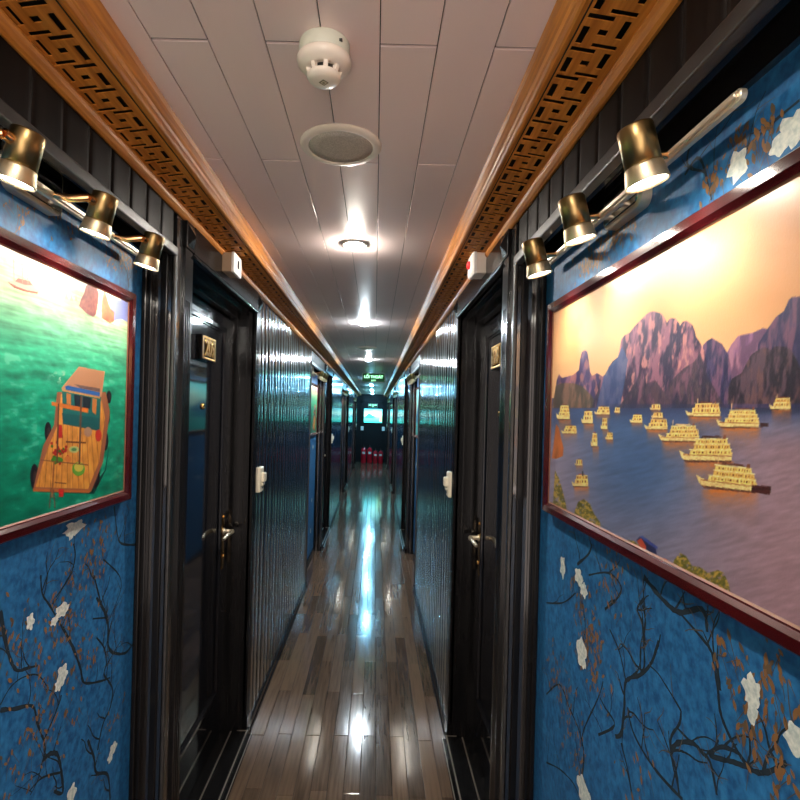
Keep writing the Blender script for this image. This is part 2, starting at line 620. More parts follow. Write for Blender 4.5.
# ------------------------------------------------------------------ end wall
eb = MB()
eb.box(MI, WL - .1, WR + .1, Y1, Y1 + .08, 0, CEIL, 0)
for xa, xb in ((WL + .10, WL + .16), (WR - .16, WR - .10)):
    eb.box(MI, xa, xb, Y1 - .02, Y1, 0, H + .38, 0)
eb.box(MI, WL + .10, WR - .10, Y1 - .02, Y1, H + .32, H + .38, 0)
struct('wall_end', eb, [M['end_black']], bevel=.004)

# ------------------------------------------------------------------ pixel <-> plane (the prints and paper lie on real planes)
cR, sR = math.cos(ROLL), math.sin(ROLL)


def px_of(X, Y, Z):
    xn = X / Y * FPX
    zn = (Z - H) / Y * FPX
    return VPX + xn * cR + zn * sR, VPY - (-xn * sR + zn * cR)


def on_plane(px, py, X):
    dx, up = px - VPX, VPY - py
    xn, zn = dx * cR - up * sR, dx * sR + up * cR
    Y = X * FPX / xn
    return Y, H + zn * Y / FPX


# ------------------------------------------------------------------ wallpaper
def catmull(pts, n=5):
    if len(pts) < 3:
        return pts
    P = [pts[0]] + list(pts) + [pts[-1]]
    out = []
    for i in range(1, len(P) - 2):
        p0, p1, p2, p3 = P[i - 1], P[i], P[i + 1], P[i + 2]
        for k in range(n):
            t = k / n
            out.append(tuple(.5 * ((2 * b_) + (-a_ + c_) * t + (2 * a_ - 5 * b_ + 4 * c_ - d_) * t * t + (-a_ + 3 * b_ - 3 * c_ + d_) * t ** 3)
                             for a_, b_, c_, d_ in zip(p0, p1, p2, p3)))
    out.append(pts[-1])
    return out


class Paper:
    def __init__(self, mp, y0, y1, z0, z1, seed):
        self.mp, self.y0, self.y1, self.z0, self.z1 = mp, y0, y1, z0, z1
        self.mb = MB()
        self.r = random.Random(seed)
        self.layer = 0
        self.mb.box(mp, REC, REC + .03, y0, y1, z0, z1, 0)

    def d(self, lift):
        self.layer = (self.layer + 1) % 40
        return REC - .0002 - lift * .0001 - self.layer * .000004

    def ins(self, y, z):
        return (min(max(y, self.y0 + .002), self.y1 - .002), min(max(z, self.z0 + .002), self.z1 - .002))

    def ribbon(self, pts, w0, w1, mi=1, wob=.25):
        pts = catmull(pts)
        w0, w1 = w0 * .78, w1 * .78
        n = len(pts)
        if n < 2:
            return
        dd = self.d(1 if mi == 1 else 2)
        vs, fs = [], []
        for i, p in enumerate(pts):
            a, b_ = pts[max(i - 1, 0)], pts[min(i + 1, n - 1)]
            t = (b_[0] - a[0], b_[1] - a[1])
            ln = math.hypot(*t) or 1
            nx, ny = -t[1] / ln, t[0] / ln
            w = (w0 + (w1 - w0) * i / (n - 1)) * (1 + self.r.uniform(-wob, wob)) / 2
            for sg in (-1, 1):
                y, z = self.ins(p[0] + nx * w * sg, p[1] + ny * w * sg)
                vs.append(self.mp(dd, y, z))
        for i in range(n - 1):
            fs.append((2 * i, 2 * i + 1, 2 * i + 3, 2 * i + 2))
        self.mb.add(vs, fs, mi)

    def tree(self, p, ang, ln, w, depth):
        pts = [p]
        a = ang
        n = max(3, int(ln / .02))
        for i in range(n):
            a += self.r.uniform(-.42, .42)
            q = pts[-1]
            pts.append((q[0] + math.cos(a) * ln / n, q[1] + math.sin(a) * ln / n))
        self.ribbon(pts, w, w * .45, 1 if depth > 0 else 2)
        if depth > 0:
            for i in range(1, n + 1):
                if self.r.random() < .55:
                    sg = self.r.choice((-1, 1))
                    self.tree(pts[i], a + sg * self.r.uniform(.5, 1.2), ln * self.r.uniform(.35, .6), w * .5, depth - 1)

    def leaf(self, y, z, s, ang, mi=3):
        dd = self.d(3)
        c, s_ = math.cos(ang), math.sin(ang)
        vs = []
        for u, v in ((-1, 0), (-.45, .36), (.1, .42), (.6, .25), (1, 0), (.55, -.3), (0, -.42), (-.5, -.3)):
            yy, zz = self.ins(y + (u * c - v * s_) * s, z + (u * s_ + v * c) * s)
            vs.append(self.mp(dd, yy, zz))
        self.mb.add(vs, [tuple(range(8))], mi)

    def leaves(self, y, z, ry, rz, n, s=.006):
        for _ in range(int(n * 1.7)):
            yy, zz = self.r.gauss(y, ry / 1.6), self.r.gauss(z, rz / 1.6)
            if self.y0 + .01 < yy < self.y1 - .01 and self.z0 + .01 < zz < self.z1 - .01:
                self.leaf(yy, zz, s * self.r.uniform(.6, 1.35), self.r.uniform(.6, 2.5), self.r.choice((3, 3, 4)))
                if self.r.random() < .5:
                    e = (yy + self.r.uniform(-.02, .02), zz - self.r.uniform(.01, .035))
                    self.ribbon([(yy, zz), e], .0016, .0010, 2)

    def flower(self, y, z, w, h):
        dd = self.d(5)
        n = 26
        vs = []
        ph = self.r.random() * 6
        for i in range(n):
            a = 2 * math.pi * i / n
            rr = 1 + .16 * math.sin(5 * a + ph) + self.r.uniform(-.14, .14)
            yy, zz = self.ins(y + w / 2 * rr * math.cos(a), z + h / 2 * rr * math.sin(a))
            vs.append(self.mp(dd, yy, zz))
        self.mb.add(vs, [tuple(range(n))], 5)

    def build(self, nm):
        return struct(nm, self.mb, [M['paper'], M['branch'], M['twig'], M['leaf'], M['leaf2'], M['petal']], recalc=False)


def paper_common(pp):
    r = pp.r
    for _ in range(26):
        y, z = r.uniform(pp.y0, pp.y1), r.uniform(pp.z0 + .05, pp.z1 - .05)
        pp.tree((y, z), r.uniform(.7, 2.4), r.uniform(.08, .2), r.uniform(.003, .006), 2)
    for _ in range(16):
        pp.leaves(r.uniform(pp.y0, pp.y1), r.uniform(pp.z0, pp.z1), .05, .06, 12, .0055)


def px_line(pp, X, pts, w0, w1, mi=1):
    q = [on_plane(a, c, X) for a, c in pts]
    pp.ribbon(q, w0, w1, mi)
    if mi == 1 and len(q) > 2:
        for i in range(1, len(q)):
            if pp.r.random() < .8:
                t = pp.r.random()
                a, c = q[i - 1], q[i]
                st = (a[0] + (c[0] - a[0]) * t, a[1] + (c[1] - a[1]) * t)
                pp.tree(st, pp.r.uniform(.3, 2.8), pp.r.uniform(.03, .09), max(w1 * .7, .0022), 1)


XL, XR = WL - REC, WR + REC
# left niche paper, motifs as in the photograph
pl = Paper(ML, NICHE[0], NICHE[1], 0, H + .398, 21)
S4 = lambda L_: [(x / 4, 600 + y / 4) for x, y in L_]
S3 = lambda L_: [(x / 3.2, 450 + y / 3.2) for x, y in L_]
for pts, w0, w1 in (
        (S4([(0, 45), (15, 130), (35, 220), (65, 280), (110, 272), (150, 262)]), .013, .005),
        (S4([(385, -10), (425, 60), (432, 110), (432, 180), (455, 210), (500, 210), (540, 165)]), .010, .006),
        (S4([(385, 150), (415, 190), (425, 250), (415, 295), (430, 320), (450, 360), (440, 430), (410, 500), (390, 600)]), .005, .007),
        (S4([(370, 75), (430, 70)]), .005, .004),
        (S4([(0, 440), (60, 435), (130, 425), (150, 500), (175, 560)]), .010, .005),
        (S4([(175, 560), (230, 430), (245, 380)]), .006, .004),
        (S4([(250, 110), (290, 190), (320, 270), (335, 330), (400, 325), (440, 310)]), .009, .005),
        (S4([(0, 420), (40, 350), (90, 310), (150, 300), (190, 350)]), .004, .003),
        (S4([(170, 640), (200, 615), (230, 620), (245, 690), (250, 770), (215, 765)]), .013, .007),
        (S4([(240, 690), (170, 710), (120, 760)]), .006, .004),
        (S4([(350, 560), (375, 630), (385, 690), (430, 700), (440, 800)]), .009, .008),
        (S4([(170, 540), (180, 600), (170, 640), (150, 720), (120, 780)]), .005, .003),
        (S3([(235, 300), (240, 340), (225, 400), (180, 470), (165, 500)]), .006, .004),
        (S3([(300, 400), (320, 480), (345, 560), (350, 640), (400, 650), (430, 610)]), .006, .008),
        (S3([(365, 180), (375, 270), (390, 300), (432, 303)]), .006, .007),
        (S3([(330, 350), (380, 400), (385, 450), (350, 540)]), .005, .003),
        (S3([(130, 400), (135, 460), (160, 500), (200, 570), (240, 640)]), .005, .006)):
    px_line(pl, XL, pts, w0, w1)
for cx_, cy_, rx_, n_ in ((95, 555, .06, 46), (15, 630, .05, 16), (55, 640, .07, 30), (75, 625, .05, 18), (88, 660, .04, 14), (30, 745, .07, 34), (60, 720, .06, 18), (45, 690, .05, 12), (115, 720, .04, 10), (62, 602, .04, 12)):
    y, z = on_plane(cx_, cy_, XL)
    pl.leaves(y, z, rx_, rx_ * 1.1, n_, .0062)
for cx_, cy_, w_, h_ in ((75, 527, 20, 12), (71, 532, 9, 14), (30, 622, 8, 16), (62, 610, 13, 13), (54, 621, 7, 9), (62, 675, 10, 20), (58, 685, 7, 12), (113, 748, 7, 11), (110, 757, 5, 11), (71, 795, 9, 18)):
    y, z = on_plane(cx_, cy_, XL)
    pl.flower(y, z, w_ * y * y / (-XL * FPX), h_ * y / FPX)
# mottled foliage above the picture
for cx_, cy_, rx_, n_ in ((125, 258, .05, 46), (115, 252, .05, 34), (60, 212, .05, 18), (20, 215, .04, 12)):
    y, z = on_plane(cx_, cy_, XL)
    pl.leaves(y, z, rx_, .03, n_, .005)
pl.tree(on_plane(128, 290, XL), 2.0, .09, .005, 2)
for _ in range(16):
    pl.tree((pl.r.uniform(NICHE[0] + .05, NICHE[1] - .05), pl.r.uniform(.02, .42)), pl.r.uniform(.7, 2.4), pl.r.uniform(.08, .18), .005, 2)
    pl.leaves(pl.r.uniform(NICHE[0], .62), pl.r.uniform(.1, 1.1), .05, .06, 8)
for _ in range(9):
    pl.tree((pl.r.uniform(NICHE[0] + .05, .60), pl.r.uniform(.3, 1.05)), pl.r.uniform(.7, 2.4), pl.r.uniform(.08, .18), .005, 2)
    pl.flower(pl.r.uniform(NICHE[0] + .05, .60), pl.r.uniform(.2, 1.1), .04, .045)
pl.build('wall_left_paper')

pr = Paper(MR, NICHE[0], NICHE[1], 0, H + .398, 22)
S8 = lambda L_: [(540 + x / 3.077, 600 + y / 3.077) for x, y in L_]
S1 = lambda L_: [(540 + x / 3.077, 450 + y / 3.077) for x, y in L_]
for pts, w0, w1 in (
        (S1([(320, 390), (380, 462), (430, 500), (500, 490), (515, 560)]), .012, .007),
        (S1([(430, 500), (500, 580), (525, 615), (545, 660), (555, 740)]), .006, .006),
        (S8([(545, 190), (550, 290), (560, 360), (600, 450), (650, 520), (700, 530), (760, 500)]), .006, .008),
        (S8([(650, 520), (600, 500), (560, 490), (520, 475), (560, 452), (610, 470)]), .008, .006),
        (S8([(530, 480), (550, 430)]), .006, .003),
        (S8([(365, 125), (345, 190), (310, 230), (265, 250), (260, 330), (250, 410), (232, 420)]), .007, .010),
        (S8([(265, 250), (245, 160), (215, 90)]), .006, .004),
        (S8([(310, 0), (325, 60), (320, 120), (322, 200), (310, 230)]), .004, .007),
        (S8([(270, 330), (285, 400), (320, 470), (370, 540), (440, 615)]), .005, .007),
        (S8([(435, 340), (430, 380), (405, 420), (405, 470), (420, 530), (430, 610)]), .005, .007),
        (S8([(405, 465), (425, 440), (470, 440), (500, 470), (525, 500), (545, 600)]), .011, .005),
        (S8([(130, 550), (135, 470), (120, 400), (90, 330), (60, 260), (20, 290)]), .006, .006),
        (S8([(130, 450), (135, 400), (180, 300), (195, 250)]), .006, .003),
        (S8([(180, 415), (230, 385), (200, 330), (185, 300)]), .007, .004),
        (S8([(20, 500), (60, 520), (100, 560), (120, 600)]), .004, .004),
        (S8([(250, 440), (270, 520), (285, 610)]), .006, .007),
        (S1([(160, 290), (150, 320), (115, 352)]), .007, .008),
        (S1([(150, 385), (210, 378), (250, 420), (235, 460), (200, 490)]), .005, .006),
        (S1([(320, 455), (300, 490), (315, 530), (325, 600)]), .005, .006),
        (S1([(20, 470), (70, 470), (110, 440)]), .005, .004),
        (S1([(130, 470), (140, 540), (130, 600)]), .004, .004)):
    px_line(pr, XR, pts, w0, w1)
for cx_, cy_, rx_, n_ in ((612, 570, .05, 22), (580, 605, .05, 24), (593, 640, .05, 26), (597, 680, .05, 22), (565, 690, .05, 22), (575, 740, .05, 24), (585, 620, .05, 16), (556, 660, .04, 14), (728, 665, .025, 12), (745, 725, .03, 14), (770, 700, .03, 16), (785, 780, .03, 12), (640, 780, .05, 10), (775, 670, .03, 10)):
    y, z = on_plane(cx_, cy_, XR)
    pr.leaves(y, z, rx_, rx_ * 1.15, n_, .0064)
for cx_, cy_, w_, h_ in ((563, 567, 5, 21), (579, 577, 8, 16), (584, 590, 7, 14), (582, 653, 10, 28), (752, 690, 18, 30), (753, 711, 10, 28), (796, 740, 22, 32), (583, 790, 12, 26), (589, 800, 8, 14)):
    y, z = on_plane(cx_, cy_, XR)
    pr.flower(y, z, w_ * y * y / (XR * FPX), h_ * y / FPX)
for cx_, cy_, w_, h_ in ((738, 166, 18, 30), (795, 128, 34, 34), (782, 143, 22, 22)):
    y, z = on_plane(cx_, cy_, XR)
    pr.flower(y, z, w_ * y * y / (XR * FPX), h_ * y / FPX)
for cx_, cy_, rx_, n_ in ((720, 172, .03, 14), (765, 128, .03, 16), (740, 140, .025, 9), (712, 195, .02, 8), (590, 262, .05, 60), (610, 240, .04, 40), (630, 222, .03, 20)):
    y, z = on_plane(cx_, cy_, XR)
    pr.leaves(y, z, rx_, .022, n_, .0062)
for pts in ([(685, 175), (700, 158), (712, 200)], [(745, 150), (770, 125), (800, 100)], [(690, 145), (688, 165), (705, 172)]):
    px_line(pr, XR, pts, .006, .004)
for _ in range(16):
    pr.tree((pr.r.uniform(NICHE[0] + .05, NICHE[1] - .05), pr.r.uniform(.02, .42)), pr.r.uniform(.7, 2.4), pr.r.uniform(.08, .18), .005, 2)
    pr.leaves(pr.r.uniform(NICHE[0], .47), pr.r.uniform(.1, 1.1), .05, .06, 8)
for _ in range(9):
    pr.tree((pr.r.uniform(NICHE[0] + .03, .47), pr.r.uniform(.3, 1.05)), pr.r.uniform(.7, 2.4), pr.r.uniform(.08, .18), .005, 2)
    pr.flower(pr.r.uniform(NICHE[0] + .03, .47), pr.r.uniform(.2, 1.1), .04, .045)
pr.build('wall_right_paper')

for i in range(1, NPER):
    for mp, nm, sd in ((ML, 'wall_left_paper', 40 + i), (MR, 'wall_right_paper', 60 + i)):
        pp = Paper(mp, NICHE[0] + i * PER, NICHE[1] + i * PER, 0, H + .398, sd)
        paper_common(pp)
        for _ in range(10):
            pp.flower(pp.r.uniform(pp.y0 + .1, pp.y1 - .1), pp.r.uniform(.2, 1.75), .05, .05)
        pp.build(nm)

# ------------------------------------------------------------------ prints (computed ink)
def lin(c):
    c = np.asarray(c, float) / 255.0
    return np.where(c <= .04045, c / 12.92, ((c + .055) / 1.055) ** 2.4)


def vnoise(x, y, seed):
    rs = np.random.RandomState(seed)
    T = rs.rand(256, 256)
    xi, yi = np.floor(x).astype(int), np.floor(y).astype(int)
    fx, fy = x - xi, y - yi
    fx, fy = fx * fx * (3 - 2 * fx), fy * fy * (3 - 2 * fy)
    g = lambda a, c: T[a % 256, c % 256]
    return (g(xi, yi) * (1 - fx) + g(xi + 1, yi) * fx) * (1 - fy) + (g(xi, yi + 1) * (1 - fx) + g(xi + 1, yi + 1) * fx) * fy


def fbm(x, y, seed, o=4):
    t, a, s = 0, .5, 0
    for k in range(o):
        t = t + a * vnoise(x * 2 ** k, y * 2 ** k, seed + k)
        s += a
        a *= .55
    return t / s


class Ink:
    """paints colours at sample points given in (u, v) print units"""
    def __init__(self, u, v):
        self.u, self.v = u, v
        self.c = np.zeros(u.shape + (3,))

    def mix(self, mask, col):
        mask = np.clip(mask, 0, 1)[..., None]
        self.c = self.c * (1 - mask) + np.asarray(col) * mask

    def inside(self, P):
        u, v = self.u, self.v
        r = np.zeros(u.shape, bool)
        xs, ys = [p[0] for p in P], [p[1] for p in P]
        bb = (u >= min(xs)) & (u <= max(xs)) & (v >= min(ys)) & (v <= max(ys))
        if not bb.any():
            return r
        uu, vv = u[bb], v[bb]
        q = np.zeros(uu.shape, bool)
        n = len(P)
        for i in range(n):
            x0, y0 = P[i]
            x1, y1 = P[(i + 1) % n]
            if y0 == y1:
                continue
            cnd = ((y0 > vv) != (y1 > vv)) & (uu < (x1 - x0) * (vv - y0) / (y1 - y0) + x0)
            q ^= cnd
        r[bb] = q
        return r

    def poly(self, P, col):
        self.mix(self.inside(P).astype(float), col)

    def ell(self, cx_, cy_, rx_, ry_, col):
        self.mix((((self.u - cx_) / rx_) ** 2 + ((self.v - cy_) / ry_) ** 2 < 1).astype(float), col)

    def rect(self, x0, y0, x1, y1, col):
        self.mix(((self.u > x0) & (self.u < x1) & (self.v > y0) & (self.v < y1)).astype(float), col)

    def line(self, x0, y0, x1, y1, w, col):
        dx, dy = x1 - x0, y1 - y0
        l2 = dx * dx + dy * dy
        t = np.clip(((self.u - x0) * dx + (self.v - y0) * dy) / l2, 0, 1)
        dd = np.hypot(self.u - x0 - t * dx, self.v - y0 - t * dy)
        self.mix((dd < w / 2).astype(float), col)


def sstep(a, e, x):
    t = np.clip((x - a) / (e - a), 0, 1)
    return t * t * (3 - 2 * t)


def lerp3(stops, x):
    xs = [s_[0] for s_ in stops]
    return np.stack([np.interp(x, xs, [s_[1][k] for s_ in stops]) for k in range(3)], -1)


def paint_sunset(u, v):
    I = Ink(u, v)
    I.c = lerp3([(60, (206, 142, 92)), (200, (222, 154, 98)), (300, (232, 166, 108)), (360, (242, 186, 130)), (405, (244, 190, 140))], v)
    I.c = I.c * (1 + .05 * (fbm(u / 40, v / 18, 5)[..., None] - .5))
    # water
    wat = v > 398 + 0 * u
    base = lerp3([(398, (60, 75, 120)), (430, (84, 108, 152)), (480, (112, 128, 165)), (560, (146, 140, 165)), (640, (150, 135, 160))], v)
    pink = sstep(640, 790, u) * sstep(395, 455, v)
    base = base * (1 - pink[..., None] * .8) + np.array((186, 142, 148)) * pink[..., None] * .8
    le = (1 - sstep(556, 615, u)) * sstep(415, 450, v) * .6
    base = base * (1 - le[..., None]) + np.array((186, 160, 178)) * le[..., None]
    blue = np.exp(-(((u - 640) / 45) ** 2 + ((v - 470) / 45) ** 2))
    base = base * (1 - blue[..., None] * .6) + np.array((66, 100, 150)) * blue[..., None] * .6
    rip = fbm(u / 14, (v + .25 * u) / 3.2, 31, 3)[..., None]
    base = base * (.86 + .28 * rip)
    dk = sstep(730, 760, u) * (1 - sstep(402, 418, v))
    base = base * (1 - .6 * dk[..., None])
    I.mix(wat.astype(float), base)
    # cliffs
    st = fbm(u / 4.6 + .10 * v / 5, v / 24, 3, 4)
    pt = fbm(u / 3.6 + v / 60, v / 13, 9, 4)

    def cliff(P, c0, c1, c2, amt=1.0):
        mk = I.inside(P).astype(float)
        t = np.clip((st - .41) / .2, 0, 1)[..., None]
        c0 = np.array(c0) * .78
        col = np.array(c0) * (1 - t) + np.array(c1) * t
        t2 = np.clip((pt - .54) / .14, 0, 1)[..., None] * .85 * amt
        col = col * (1 - t2) + np.array(c2) * t2
        I.mix(mk, col)
    B = 408
    cliff([(700, B), (712, 372), (726, 355), (731, 345), (738, 336), (748, 334), (754.5, 332), (762.6, 328), (772, 330), (772, B)], (142, 98, 140), (172, 118, 142), (150, 104, 150), .6)
    cliff([(700, B), (703, 345), (707, 341), (712, 338), (717, 341), (722, 344), (728.5, 355), (731, 368), (731, B)], (62, 58, 108), (128, 88, 118), (92, 76, 124), .6)
    cliff([(757, B), (758, 344), (767.5, 329), (775.7, 317), (784, 311), (788.7, 300), (792, 297), (800, 296.5), (815, 302), (830, 318), (860, 335), (930, 380), (930, B)], (66, 62, 116), (126, 86, 112), (92, 74, 116), .7)
    cliff([(556, B), (556.5, 381), (559, 374), (562, 378), (573, 375), (579, 370), (580, 360), (582, 352), (585, 350), (587.4, 352), (589, 362), (590, 371.5), (592, 376), (597, 373), (603.6, 377), (612, 380), (612, B)], (84, 70, 130), (150, 100, 130), (196, 124, 112), .8)
    cliff([(552, B), (556, 386), (562, 383), (573, 383), (582, 386), (592, 396), (598, B)], (104, 92, 82), (142, 108, 92), (92, 82, 72), .8)
    cliff([(592, B), (598, 384), (604, 375), (607, 376), (608.5, 366.7), (613, 361), (618, 357), (621.5, 339), (625, 335), (629.7, 333), (634, 327), (638, 322.8), (646, 314.6), (650, 312), (654, 311.4), (662, 313.8), (665, 318), (667, 322.8), (669, 319.5), (671, 318), (676, 318.7), (679, 323), (680, 326), (682, 322.5), (684.5, 320.8), (687, 321), (691, 323.5), (693, 326), (695, 332), (696, 337), (699, 341), (702.5, 347), (705, 353), (706.6, 362), (707, 380), (716, 392), (724, B)], (66, 52, 92), (150, 98, 118), (212, 140, 132), 1.0)
    # cooler shoulder of the massif and its dark feet
    sh = I.inside([(596, B), (604, 376), (609, 367), (618, 357), (622, 346), (628, 360), (624, 385), (620, B)]).astype(float)
    I.mix(sh * .7, (56, 86, 140))
    ft = I.inside([(618, B), (632, 388), (640, 372), (646, 384), (655, 380), (664, 392), (672, 380), (684, 368), (694, 362), (700, 352), (707, 375), (726, B)]).astype(float)
    I.mix(ft * .72 * np.clip((pt - .25) / .25, .3, 1), (56, 50, 66))
    cliff([(727, B - 4), (728.5, 387.5), (732, 378.6), (741.5, 373), (745, 366), (748, 360), (752, 354), (758, 350), (763, 347.5), (767, 347.5), (771, 350), (774, 347), (778, 346), (787, 347), (792, 351), (796, 358), (800, 368), (830, 376), (930, 390), (930, B - 4)], (58, 48, 68), (98, 74, 88), (130, 90, 88), .8)
    # reflections of the cliffs
    rf_ = sstep(592, 640, u) * (1 - sstep(405, 425, v)) * (v > 404)
    I.mix(rf_ * .55, (52, 56, 92))

    gold = np.array((255, 214, 120))
    nzs = fbm(u / 1.7, v / 1.3, 88, 2)[..., None]

    def ship(x, y, w, h, decks=2, hull=(244, 206, 132), flip=1, ref=1.0, roof=(120, 62, 40), tilt=0.0):
        # x, y: middle of the waterline
        X = lambda a: x + flip * a * w / 2
        Yv = lambda a, e: y - a * h + tilt * e * w / 2
        fade = np.exp(-np.clip(v - y, 0, 99) / (h * .42)) * (v > y - .5)
        wd = np.clip(1.25 - np.abs((u - x - h * .12) / (w * .46)) ** 4, 0, 1)
        I.mix(fade * wd * ref * .9 * np.clip(.35 + 1.1 * fbm(u / 4, v / 1.5, 77, 3), 0, 1), (248, 132, 40))
        shade = lambda c: np.minimum(np.array(c) * (.86 + .46 * nzs), 255)
        def pg(P, c):
            I.mix(I.inside(P).astype(float), shade(c))
        pg([(X(-1), Yv(.46, -1)), (X(-.9), Yv(.16, -.9)), (X(-.74), Yv(0, -.74)), (X(.93), Yv(0, .93)), (X(.98), Yv(.36, .98)), (X(-.5), Yv(.26, -.5)), (X(-.8), Yv(.34, -.8))], hull)
        pg([(X(-.86), Yv(.1, -.86)), (X(-.74), Yv(-.02, -.74)), (X(.93), Yv(-.02, .93)), (X(.94), Yv(.05, .94)), (X(-.7), Yv(.08, -.7))], (110, 66, 50))
        if w > 30:
            pg([(X(-.84), Yv(.26, -.84)), (X(.96), Yv(.20, .96)), (X(.96), Yv(.24, .96)), (X(-.86), Yv(.31, -.86))], (176, 110, 60))
        for k in range(decks):
            a0 = .28 + .62 * k / decks
            a1 = .28 + .62 * (k + 1) / decks
            l = -.62 + .11 * k + (.05 if k % 2 else 0)
            rgt = .95 - .05 * k * (1 + .4 * (k > 1))
            pg([(X(l), Yv(a0, l)), (X(rgt), Yv(a0, rgt)), (X(rgt - .03), Yv(a1, rgt)), (X(l + .05), Yv(a1, l))], (252, 206, 112) if k % 2 == 0 else (246, 190, 96))
            nw = max(3, int(w / 4.2))
            for q in range(nw):
                cxq = l + .1 + (rgt - l - .16) * (q + .5 + .24 * math.sin(q * 7.3 + k * 2.1 + x)) / nw
                ww = (rgt - l) / nw * (.20 + .10 * math.sin(q * 3.7 + x + k))
                dk_ = (150, 84, 44) if (q * 5 + k * 3 + int(x)) % 3 else (212, 138, 60)
                I.poly([(X(cxq - ww), Yv(a0 + .05, cxq)), (X(cxq + ww), Yv(a0 + .05, cxq)), (X(cxq + ww), Yv(a1 - .08, cxq)), (X(cxq - ww), Yv(a1 - .08, cxq))], dk_)
            pg([(X(l), Yv(a1 - .025, l)), (X(rgt), Yv(a1 - .025, rgt)), (X(rgt), Yv(a1 + .01, rgt)), (X(l), Yv(a1 + .01, l))], (255, 230, 168))
        pg([(X(-.2), Yv(.92, -.2)), (X(.58), Yv(.92, .58)), (X(.5), Yv(1.0, .5)), (X(-.14), Yv(1.01, -.14))], roof)
        if w > 20:
            I.line(X(-.3), Yv(.9, -.3), X(-.28), Yv(1.22, -.3), .7, (236, 196, 140))
            I.poly([(X(.62), Yv(.88, .6)), (X(.74), Yv(.88, .7)), (X(.74), Yv(1.04, .7)), (X(.66), Yv(1.04, .6))], (150, 86, 56))
    ship(780, 410, 22, 13, 2)
    ship(655, 410, 11, 6, 1, ref=.6)
    ship(657, 418, 12, 6, 1, ref=.6)
    ship(703, 417, 36, 15, 2)
    ship(738, 428, 44, 20, 3, roof=(110, 66, 60))
    I.rect(760, 423, 768, 427, (70, 40, 40))
    ship(636, 423, 13, 9, 2, ref=.7)
    ship(656, 430, 24, 12, 2)
    ship(679, 442, 42, 18, 3, roof=(230, 190, 130))
    ship(706, 462, 54, 26, 3, roof=(72, 40, 36))
    ship(727, 490, 62, 27, 3, roof=(110, 66, 52), tilt=.10)
    I.poly([(752, 485), (771, 486.5), (770, 495), (751, 492)], (84, 40, 38))
    I.rect(752, 488.5, 771, 489.5, (40, 24, 26))
    ship(563, 420, 14, 16, 3, ref=.8)
    ship(569, 434, 16, 9, 2, ref=.6)
    ship(587, 424, 12, 14, 2, ref=.9)
    ship(602, 415, 16, 9, 2, ref=.7)
    ship(604, 430, 7, 13, 2, ref=.7)
    ship(609, 440, 8, 8, 2, ref=.9)
    ship(594, 447, 7, 15, 2, ref=.8, roof=(160, 70, 50))
    ship(617, 413, 6, 6, 1, ref=.4)
    ship(578.5, 466, 8, 7, 1, ref=.7, roof=(150, 50, 36))
    ship(580, 487, 17, 13, 2, ref=.9, roof=(178, 84, 58))
    I.rect(582, 471, 583.5, 476, (60, 60, 70))
    # islet, trees and moored boats along the bottom edge
    cl = I.inside([(552, 458), (556, 424), (559, 428), (561, 438), (563.5, 448), (563, 456), (556, 459)]).astype(float)
    I.mix(cl, np.array((214, 118, 56)) * (.6 + .7 * st[..., None]))
    fo = fbm(u / 2.2, v / 2.2, 51, 3)[..., None]
    gcol = np.array((64, 74, 34)) * (1 - fo) + np.array((196, 168, 72)) * fo
    gcol = np.where(fo > .56, np.array((206, 170, 78)), gcol)
    for P in ([(552, 522), (555, 470), (559, 478), (563, 492), (566, 505), (567, 520), (560, 526)],
              [(575, 534), (574.5, 512), (578, 502), (584, 499), (590, 504), (594, 514), (600, 522), (602, 540)],
              [(626, 548), (628, 540), (634, 541), (642, 548), (650, 560), (640, 562)],
              [(672, 574), (674, 560), (680, 553), (686, 556), (692, 566), (700, 567), (708, 573), (718, 570), (724, 573), (729, 585), (731, 598), (736, 608), (700, 600)]):
        ed = I.inside([(a + 0, c + 0) for a, c in P])
        rag = fbm(u / 2.5, v / 2.5, 61, 3) > .30
        I.mix((ed & rag).astype(float), gcol)
    I.poly([(636, 540), (640, 536), (656, 549), (657, 558), (650, 561)], (52, 56, 96))
    I.poly([(637, 541), (641, 538), (646, 546), (646, 551), (640, 547)], (206, 84, 60))
    I.poly([(639, 537), (642, 535.5), (658, 547), (657, 549.5)], (70, 82, 160))
    I.ell(664, 565, 5, 6.5, (222, 98, 52))
    return I.c


